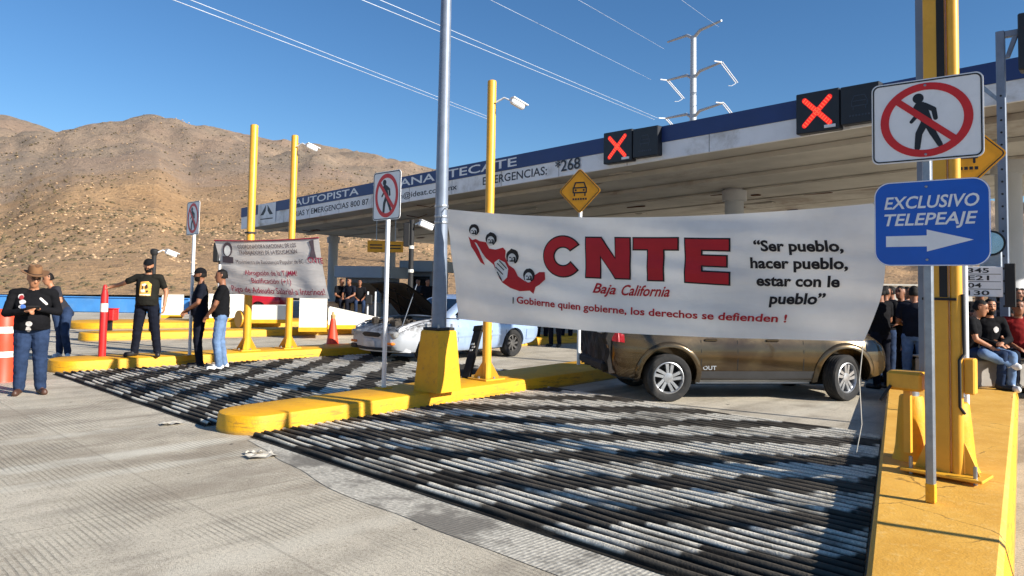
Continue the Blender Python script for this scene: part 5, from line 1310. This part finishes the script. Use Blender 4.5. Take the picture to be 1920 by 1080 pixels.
    cap(nb - V3((0, 0, .03)), j['head'] + V3((0, .015, -.05)), .058, .054, SK)
    hs = []
    for z, rx, ry, oy in ((-.122, .022, .02, -.05), (-.112, .044, .046, -.038), (-.085, .058, .068, -.024), (-.05, .068, .083, -.012), (0., .076, .095, 0), (.045, .077, .098, .005), (.08, .068, .088, .008), (.105, .045, .06, .010), (.117, .015, .02, .01)):
        hs.append([hp(rx * math.cos(2 * math.pi * q / 20), oy + ry * math.sin(2 * math.pi * q / 20), z) for q in range(20)])
    src.loft(hs, m=SK)
    cap(hp(0, -.088, .012), hp(0, -.106, -.028), .010, .016, SK, 1, None, 8)
    for s_ in (-1, 1): cap(hp(s_ * .076, .008, .02), hp(s_ * .078, .004, -.02), .014, .010, SK, 1, None, 8); cap(hp(s_ * .032, -.082, .032), hp(s_ * .048, -.074, .030), .009, .007, SK, 1, None, 6)
    cap(hp(-.02, -.086, -.058), hp(.02, -.086, -.058), .009, .009, SK, 1, None, 6)
    raw = src.build('body', mats, t); bv = BVHTree.FromPolygons(src.V, src.F)
    md = raw.modifiers.new('r', 'REMESH'); md.mode = 'VOXEL'; md.voxel_size = voxel
    sm = raw.modifiers.new('s', 'SMOOTH'); sm.factor = .5; sm.iterations = 2
    dg = bpy.context.evaluated_depsgraph_get(); dg.update()
    me = bpy.data.meshes.new_from_object(raw.evaluated_get(dg)); raw.modifiers.clear(); old = raw.data; raw.data = me; bpy.data.meshes.remove(old)
    me.materials.clear()
    for m in mats: me.materials.append(m)
    idx = []
    for p in me.polygons:
        q = bv.find_nearest(p.center); idx.append(src.M[q[2]] if q[2] is not None else 0)
    # cloth wrinkles on garments
    cl = set()
    for i, p in enumerate(me.polygons):
        if idx[i] in (SH, PA): cl.update(p.vertices)
    nv = [v.normal.copy() for v in me.vertices]
    for i in cl:
        v = me.vertices[i]; c = v.co
        w = noise.noise(V3((c.x * 9 + c.z * 5, c.y * 9, c.z * 17 + len(label)))) * .007 + noise.noise(V3((c.x * 24, c.y * 24 - c.z * 9, c.z * 34))) * .0025
        v.co = c + nv[i] * w
    # beard, brows, eyes painted by region of the head
    inv_ = HM.inverted()
    for i, p in enumerate(me.polygons):
        if idx[i] == SK and (p.center - j['head']).length < .16:
            l = inv_ @ p.center
            if beard and l.y < .0 and -.125 < l.z < -.035 and not (abs(l.x) < .018 and -.064 < l.z < -.05) and not (l.z > -.048 and abs(l.x) > .03 and abs(l.x) < .05 and l.y < -.05): idx[i] = HR
            if l.y < -.05 and .012 < abs(l.x) < .05 and (.030 < l.z < .042 or .008 < l.z < .02): idx[i] = HR
            if hair == 'short' and (l.z > .062 - .35 * max(0, -l.y - .02) * 0 + (.02 if l.y < -.06 else 0) or (l.y > .025 and l.z > -.05)): idx[i] = HR
    me.polygons.foreach_set('material_index', idx); me.polygons.foreach_set('use_smooth', [True] * len(me.polygons))
    if hair in ('short', 'long'):
        mb = MB(); rows = []; 
        for a_ in range(0, 9):
            th = R(8 + a_ * 13.); row = []
            for q in range(24):
                ph = 2 * math.pi * q / 24; y = math.sin(ph); lim = (50 if y < -.55 else 66 if y < -.2 else 108) if hair == 'short' else (70 if y < -.5 else 150)
                tt = min(th, R(lim)); k = 1.03 + .06 * noise.noise(V3((q * .9, a_ * .9, len(label) * .3)))
                row.append(hp(.080 * k * math.sin(tt) * math.cos(ph), .006 + .100 * k * math.sin(tt) * math.sin(ph), .118 * k * math.cos(tt) + (0 if tt < 1.6 else 0)))
            rows.append(row)
        mb.loft(rows); mb.build('hair', HAIRM, t, smooth=60)
    if hat == 'cap':
        mb = MB(); rows = []
        for a_ in range(8):
            th = R(4 + a_ * 12.5); rows.append([hp(.086 * math.sin(th) * math.cos(2 * math.pi * q / 24), .004 + .106 * math.sin(th) * math.sin(2 * math.pi * q / 24), .03 + .10 * math.cos(th)) for q in range(24)])
        mb.loft(rows)
        br = []
        for q in range(13):
            a_ = R(200 + 140 * q / 12); x, y = math.cos(a_), math.sin(a_); k = 1 + .8 * math.sin(math.pi * q / 12)
            br.append([hp(.084 * x, .104 * y, .040), hp(.084 * x, .104 * y - .075 * math.sin(math.pi * q / 12), .032 - .01 * math.sin(math.pi * q / 12)), hp(.084 * x, .104 * y - .075 * math.sin(math.pi * q / 12), .026 - .01 * math.sin(math.pi * q / 12)), hp(.084 * x, .104 * y, .032)])
        mb.loft(br); mb.build('cap', T_BLACK, t, smooth=50)
    if hat == 'brim':
        HT = HM @ TR(0, .005, .055, 0, R(-6)); mb = MB(); rows = []
        for r_, z in ((.098, .006), (.094, .05), (.088, .10), (.075, .122), (.04, .112), (.005, .108)):
            rows.append([HT @ V3((r_ * .93 * math.cos(2 * math.pi * q / 28), r_ * 1.12 * math.sin(2 * math.pi * q / 28), z - (.012 if abs(math.cos(2 * math.pi * q / 28)) < .3 and z > .09 else 0))) for q in range(28)])
        mb.loft(rows); rows = []
        for r_, z in ((.094, .0), (.13, -.004), (.168, .004), (.170, .012), (.13, .008), (.094, .014)):
            rows.append([HT @ V3((r_ * math.cos(2 * math.pi * q / 28), r_ * 1.08 * math.sin(2 * math.pi * q / 28), z + (.03 * (r_ - .09) / .08 * math.cos(2 * math.pi * q / 28) ** 2))) for q in range(28)])
        mb.loft(rows); h = mb.build('hat', std('brown_felt', (118, 84, 54), .9, 0, .15, 12), t, smooth=50)
        MB().lathe([(.0995, .0), (.098, .024)], 28, HT @ Matrix.Diagonal((.93, 1.12, 1, 1)), caps=False).build('hat_band', std('hat_band_brown', (52, 36, 26), .7), h)
    return t, raw, HM
def patch(t, body, name, cx, cz, w, h, mat, shapes=None, y0=-1., n=14, off=.006, ang=0.):
    """print laid on the front of a garment by casting from the front; shapes are (x,z) polygons in -.5...5"""
    me = body.data; bv = BVHTree.FromPolygons([v.co for v in me.vertices], [tuple(p.vertices) for p in me.polygons]); mb = MB()
    for P in shapes:
        bm = bmesh.new(); vv = [bm.verts.new((p[0] * w, 0, p[1] * h)) for p in P]; bm.faces.new(vv)
        for ax in (0, 2):
            for i in range(-n, n + 1):
                co = V3((0, 0, 0)); co[ax] = i / n * .5 * (w if ax == 0 else h); no = V3((0, 0, 0)); no[ax] = 1
                bmesh.ops.bisect_plane(bm, geom=bm.verts[:] + bm.edges[:] + bm.faces[:], plane_co=co, plane_no=no, dist=1e-6)
        bm.verts.index_update(); vs = []
        for v in bm.verts:
            x, z = v.co.x, v.co.z; d = V3((math.sin(ang), math.cos(ang), 0)); o = V3((cx, 0, cz)) + V3((math.cos(ang) * x, -math.sin(ang) * x, z)) - d * 1.
            hit = bv.ray_cast(o, d); vs.append((hit[0] if hit[0] else o + d * .85) - d * off)
        mb.add(vs, [tuple(q.index for q in f.verts) for f in bm.faces]); bm.free()
    return mb.build(name, mat, t, smooth=70)
RECT = [(-.5, -.5), (.5, -.5), (.5, .5), (-.5, .5)]
def blob(cx, cy, rx, ry, seed, n=14):
    return [(cx + rx * math.cos(2 * math.pi * i / n) * (1 + .35 * noise.noise(V3((i * 1.7, seed, 0)))), cy + ry * math.sin(2 * math.pi * i / n) * (1 + .35 * noise.noise(V3((i * 1.7, seed, 9))))) for i in range(n)]

# --- man in brimmed hat at the left --------------------------------------
p = G(54, 739)
J = stand(pel=(0, .02, .93), chest=(0, -.02, 1.25), shL=(.225, -.02, 1.38), shR=(-.225, .0, 1.38), elL=(.305, -.08, 1.12), elR=(-.305, -.06, 1.10), wrL=(.10, -.30, 1.17), wrR=(-.06, -.31, 1.14), anL=(.13, .0, .09), anR=(-.12, .02, .09), toL=(.20, -.17, .045), toR=(-.15, -.19, .045), head=(.0, -.07, 1.585), look=R(20), nod=R(20))
hm, hb, HMh = person('stout man in brown brimmed hat and black jacket looking at his phone', tuple(p), R(28), J, T_BLACK, J_BLUE, S_BROWN, SKIN, True, .07, 'short', False, 'brim', 1.22, .010, 1.0, gripL=True, gripR=True)
patch(hm, hb, 'shirt_print', -.125, 1.27, .12, .20, std('print_white', (196, 190, 186), .8), [blob(-.1, .3, .3, .18, 1), blob(.1, -.05, .34, .16, 2), blob(0, -.36, .26, .12, 5)])
patch(hm, hb, 'shirt_print', -.10, 1.20, .10, .14, std('print_blue', (70, 110, 180), .8), [blob(0, 0, .34, .2, 3)], off=.008)
patch(hm, hb, 'shirt_print', -.13, 1.32, .10, .1, std('print_red', (150, 40, 44), .8), [blob(0, 0, .3, .3, 4)], off=.009)
patch(hm, hb, 'shirt_print', -.02, .93, .16, .2, std('print_white', (196, 190, 186)), [blob(0, .2, .24, .18, 7), blob(-.05, -.2, .2, .2, 8)])
patch(hm, hb, 'shirt_print', .13, 1.27, .12, .12, std('print_white', (196, 190, 186)), [stroke((-.3, .3), (.3, -.3), .12)])
wl_ = hm.matrix_basis @ V3((.03, -.395, 1.19))
ph = thing('phone', 'black phone in the hands of the man in the brown hat', 'phone', tuple(wl_), R(28))
TT = TR(0, 0, 0, 0, R(-40)); MB().box((0, 0, 0), (.15, .075, .010), TT, b=.003).build('case', M_BLACK, ph); MB().box((0, 0, .0062), (.138, .064, .001), TT).build('screen', M_GLASS, ph)
mb = MB(); HMg = HMh
for s_ in (-1, 1): mb.ring([tuple(q) for q in circ(.021, 14, s_ * .032, .012)], [tuple(q) for q in circ(.017, 14, s_ * .032, .012)], .0, .004, HMg @ TR(0, -.098, 0) @ XZ)
mb.box((0, -.10, .012), (.024, .004, .004), HMg); mb.build('eyeglasses', M_BLACK, hm)
# --- man behind him, reaching forward ---------------------------------------
p = G(112, 670)
J = stand(pel=(0, .06, .90), chest=(-.16, -.02, 1.20), shL=(-.05, -.12, 1.36), shR=(-.30, .08, 1.33), elL=(.07, -.22, 1.12), elR=(-.42, .0, 1.10), wrL=(-.18, -.30, 1.05), wrR=(-.46, -.18, .92), head=(-.26, -.07, 1.56), knL=(.13, -.12, .50), knR=(-.02, .0, .5), anL=(.16, -.02, .09), anR=(-.06, .1, .09), toL=(.24, -.2, .045), toR=(-.06, -.12, .045), look=R(-50), nod=R(15))
bm_, bb, _ = person('man in dark shirt and blue jeans leaning forward behind the man in the hat', tuple(p), R(5), J, T_GREY, J_BLUE, S_WHITE, SKIN, False, .02, 'short', False, None, 1.05, .013)
patch(bm_, bb, 'shirt_print', -.14, 1.26, .12, .12, std('print_white', (196, 190, 186)), [RECT], off=.01)
p2 = bm_.matrix_basis @ V3((-.20, -.36, .74))
bg_ = thing('camera_bag', 'small black camera bag hanging from the leaning man with blue jeans', 'bag', tuple(p2), R(20))
MB().lathe([(.05, -.17), (.06, -.15), (.062, .10), (.05, .16), (.03, .18)], 16, TR(0, 0, 0, 0, 0, R(25))).build('pouch', M_BLACK, bg_, smooth=40); MB().tube([(.07, 0, .15), (.10, .03, .30), (.06, .06, .42)], .012, 6).build('strap', M_BLACK, bg_)
# --- man in printed T-shirt holding the bollard ------------------------------
p = G(272, 668, KH)
tip = Vector((rbp.location.x, rbp.location.y, .2 + hrb))
J = stand(chest=(0, .0, 1.28), shL=(.20, .02, 1.42), shR=(-.20, .0, 1.42), elR=(-.43, -.03, 1.30), wrR=(-.63, -.06, 1.235), elL=(.30, .06, 1.16), wrL=(.31, -.02, .92), hipL=(.10, 0, .91), hipR=(-.10, 0, .91), knL=(.15, .0, .5), knR=(-.15, .0, .5), anL=(.20, .03, .09), anR=(-.20, .03, .09), toL=(.28, -.15, .045), toR=(-.30, -.15, .045), look=R(12), nod=R(4))
mm, mbd, _ = person('bearded man in black cap and printed T-shirt resting a hand on the red bollard', tuple(p), R(4), J, T_OLIVE, J_DARK, S_BLACK, SKIN, False, .035, 'short', True, 'cap', 1.12, .010, 1.0, gripR=True)
patch(mm, mbd, 'shirt_print', .015, 1.22, .20, .26, std('print_gold', (216, 160, 70), .8, 0, .3, 30), [[(-.45, -.5), (.5, -.5), (.5, .3), (.2, .5), (-.45, .46)]])
patch(mm, mbd, 'shirt_print', .015, 1.22, .20, .26, std('print_cream', (232, 220, 190), .8), [blob(-.15, -.15, .2, .12, 1), blob(-.1, .25, .22, .1, 2), [(-.42, -.46), (.45, -.46), (.45, -.38), (-.42, -.38)]], off=.009)
patch(mm, mbd, 'shirt_print', .015, 1.22, .20, .26, std('print_dark', (48, 36, 26), .8), [blob(.12, .12, .12, .16, 3), blob(-.2, .05, .06, .14, 4), blob(.2, -.2, .1, .08, 5)], off=.0095)
# --- two men talking -----------------------------------------------------------
p = G(371, 690)
J = stand(elL=(.22, -.06, 1.15), elR=(-.24, -.02, 1.15), wrL=(.05, -.22, 1.02), wrR=(-.08, -.20, 1.0), look=R(-8), knL=(.10, -.03, .5), anL=(.10, .02, .09), toL=(.13, -.18, .045))
person('man in black cap and black T-shirt with dark jeans beside the slim sign post', tuple(p), R(-62), J, T_NAVY, J_DARK, S_BLACK, SKIN2, False, .02, 'short', True, 'cap', 1.0, .011, 1.03)
p = G(411, 693)
J = stand(elL=(.20, -.10, 1.14), elR=(-.24, -.04, 1.15), wrL=(.06, -.22, .95), wrR=(-.10, -.21, .96), look=R(0), knL=(.12, -.06, .5), knR=(-.09, .0, .5), anL=(.14, .0, .09), anR=(-.09, .08, .09), toL=(.18, -.20, .045), toR=(-.10, -.13, .045))
person('man in black T-shirt, faded blue jeans and white trainers facing his companion', tuple(p), R(-70), J, T_BLACK, J_LIGHT, S_WHITE, SKIN2, False, .03, 'short', False, None, 1.02, .011, 1.02)

# --- crowd in the right shade -----------------------------------------------------
def seat_at(px, py, dep_z): return G(px, py, dep_z)
# ledge they sit on
a = G(1806, 738, KH); b = G(2010, 738, KH)
a2 = V3((a.x - .05, a.y + .55, KH)); d_ = (b - a).normalized()
t = thing('concrete_ledge', 'low pale concrete ledge with people seated on it at the right', 'ledge', tuple(a2), math.atan2(d_.y, d_.x))
MB().box((1.4, .22, .21), (2.9, .44, .42), b=.03).build('ledge', M_CONC, t)
MB().box((1.4, .22, .435), (2.94, .48, .03), b=.01).build('coping', M_CONC, t)
def seated(px, rz, label, dx=0, dy=.02, **k):
    q = onplane(px, 650, a2 + V3((0, .18, 0)), V3((-d_.y, d_.x, 0))); J = k.pop('J', sit())
    return person(label, (q.x + dx, q.y + dy, KH), rz, J, group='people sitting and standing in the shade at the right', voxel=.013, **k)
seated(1818, R(48), 'seated man in black T-shirt and blue jeans, nearest the broad yellow post', J=sit(wrL=(.06, -.40, .66), wrR=(-.16, -.34, .60), head=(0, -.16, 1.18), nod=R(15)), shirt=T_BLACK, pants=J_BLUE, shoes=S_BLACK, skin=SKIN)
p_, b_, _ = seated(1852, R(-10), 'seated bearded man in black jacket and light jeans, hands joined', J=sit(wrL=(.05, -.38, .68), wrR=(-.04, -.38, .66), knR=(-.22, -.44, .52), anR=(.10, -.46, .38), toR=(.22, -.54, .36)), shirt=T_BLACK, pants=J_LIGHT, shoes=S_WHITE, beard=True, long=True)
patch(p_, b_, 'shirt_print', .06, .86, .1, .12, std('print_white', (196, 190, 186)), [blob(0, 0, .4, .4, 2)])
seated(1908, R(-20), 'seated man in dark red shirt at the right edge', J=sit(), shirt=T_RED, pants=J_DARK, shoes=S_BLACK, skin=SKIN2)
for px, dep, z, rz, col, pan, lab, bd in ((1651, 12.4, 0, R(200), T_BLACK, J_DARK, 'person in black standing right behind the edge of the large banner', False), (1690, 13.2, 0, R(-60), T_BLACK, J_DARK, 'standing man in black T-shirt left of the nearest sign post', False),
                                      (1714, 12.0, 0, R(150), T_NAVY, J_LIGHT, 'standing man in navy shirt and light jeans seen between banner and sign post', False), (1875, 13.4, 0, R(-30), T_GREY, J_DARK, 'standing man in grey shirt behind the seated bearded man', True),
                                      (1905, 13.0, 0, R(20), T_BLACK, J_DARK, 'standing man in black at the right edge behind the red shirt', False), (1835, 14.2, 0, R(10), T_BLACK, J_BLUE, 'person in black standing under the tariff board', False), (1672, 14.6, 0, R(-100), T_NAVY, J_BLUE, 'farther standing person in navy between the banner and the sign post', False),
                                      (1700, 15.4, 0, R(30), T_GREY, J_DARK, 'farthest standing person in grey shirt left of the sign post', False), (1660, 13.2, 0, R(120), T_BLACK, J_BLUE, 'person in black shirt and blue jeans beside the banner edge', False), (1890, 14.6, 0, R(-10), T_NAVY, J_DARK, 'standing person in navy behind the grey shirted man', False),
                                      (1858, 15.2, 0, R(60), T_BLACK, J_DARK, 'farthest person in black near the round mirror', False), (1918, 14.2, 0, R(-50), T_OLIVE, J_DARK, 'person in olive shirt at the far right edge of the crowd', True), (1726, 14.0, 0, R(80), T_BLACK, J_DARK, 'person in black turned sideways directly left of the sign post', False)):
    q = D(px, 600, dep); person(lab, (q.x, q.y, z), rz, stand(elL=(.24, -.05, 1.15), wrL=(.12, -.24, 1.08), elR=(-.24, -.03, 1.15), wrR=(-.12, -.22, 1.05)), col, pan, S_BLACK, SKIN2, False, .02, 'short', bd, 'cap' if px in (1651,) else None, 1.0, .014, .97, 'people sitting and standing in the shade at the right')
# a second row seated further back
a = D(1650, 640, 14.6); b = D(1745, 640, 13.6)
for A_, B_, n_, lab in ((D(1652, 640, 14.0), D(1748, 640, 13.3), 4, 'second low concrete ledge between the banner edge and the sign post'), (D(1796, 640, 13.4), D(1935, 640, 12.4), 5, 'second low concrete ledge in the row behind the seated bearded man')):
    A_ = V3((A_.x, A_.y, 0)); B_ = V3((B_.x, B_.y, 0)); dd = (B_ - A_).normalized(); rz = math.atan2(dd.y, dd.x)
    t = thing('concrete_ledge', lab, 'ledge', tuple((A_ + B_) / 2), rz)
    MB().box((0, .2, .21), ((B_ - A_).length + .4, .44, .42), b=.03).build('ledge', M_CONC, t); MB().box((0, .2, .435), ((B_ - A_).length + .46, .48, .03)).build('coping', M_CONC, t)
    for k in range(n_):
        q = A_.lerp(B_, (k + .3) / n_); names = ['black', 'navy', 'grey', 'olive', 'black'] ; cols = [T_BLACK, T_NAVY, T_GREY, T_OLIVE, T_BLACK]
        where = 'left' if n_ == 4 else 'right'
        person('%s on the second ledge %s of the post, seated man in %s shirt%s' % (['First', 'Second', 'Third', 'Fourth', 'Fifth'][k], where, names[k], ' with beard' if k == 1 else ''), (q.x, q.y, 0), rz + R((-25, 20, -5, 35, -40)[k]), sit(look=R((20, -30, 10, 0, 25)[k]), nod=R((5, 12, 0, 18, 3)[k])), cols[k], J_BLUE if k % 2 else J_DARK, S_BLACK, SKIN2, k == 3, .02, 'short', k == 1, 'cap' if k == 2 else None, 1.03, .016, 1., 'people sitting and standing in the shade at the right')
# legs of people standing behind the banner and people sitting at the far wall
for k, (px, dep, rz, pan, sh_) in enumerate(((1016, 20.5, 20, J_DARK, T_BLACK), (1040, 19.6, -30, J_DARK, T_GREY), (1062, 21., 160, J_DARK, T_BLACK), (1098, 19.0, 10, J_DARK, T_NAVY))):
    q = D(px, 640, dep)
    person(['person in black trousers, leftmost behind the large banner', 'person in grey shirt behind the large banner', 'person turned away behind the large banner', 'person in navy shirt behind the large banner near the SUV'][k], (q.x, q.y, 0), R(rz), stand(), sh_, pan, S_BLACK, SKIN2, voxel=.018, group='people standing behind the large banner')
for k, (px, dep, rz, z, sh_, pan) in enumerate(((636, 27.5, 40, .38, T_BLACK, J_DARK), (656, 27.3, -20, .40, T_NAVY, J_DARK), (672, 27.6, 15, .36, T_BLACK, J_BLUE), (800, 27., 30, .0, T_BLACK, J_DARK), (783, 29, -30, .0, T_GREY, J_DARK))):
    q = D(px, 600, dep); sitp = k < 3
    person(['leftmost dark figure sitting by the far barrier wall', 'middle dark figure sitting by the far barrier wall', 'right dark figure sitting by the far barrier wall', 'dark figure standing beside the far dark camera post', 'figure in grey shirt standing left of the dark camera post'][k], (q.x, q.y, z), R(rz), sit() if sitp else stand(), sh_, pan, S_BLACK, SKIN2, voxel=.02, group='dark figures at the far barrier wall')
mbs = thing('concrete_ledge', 'concrete seat block behind the far white barrier wall', 'ledge', tuple(D(655, 600, 27.9)), 0)
mbs.location.z = 0; MB().box((0, .1, .4), (2.2, .5, .82), b=.03).build('ledge', M_CONC, mbs); MB().box((0, .1, .83), (2.26, .56, .03)).build('coping', M_CONC, mbs)
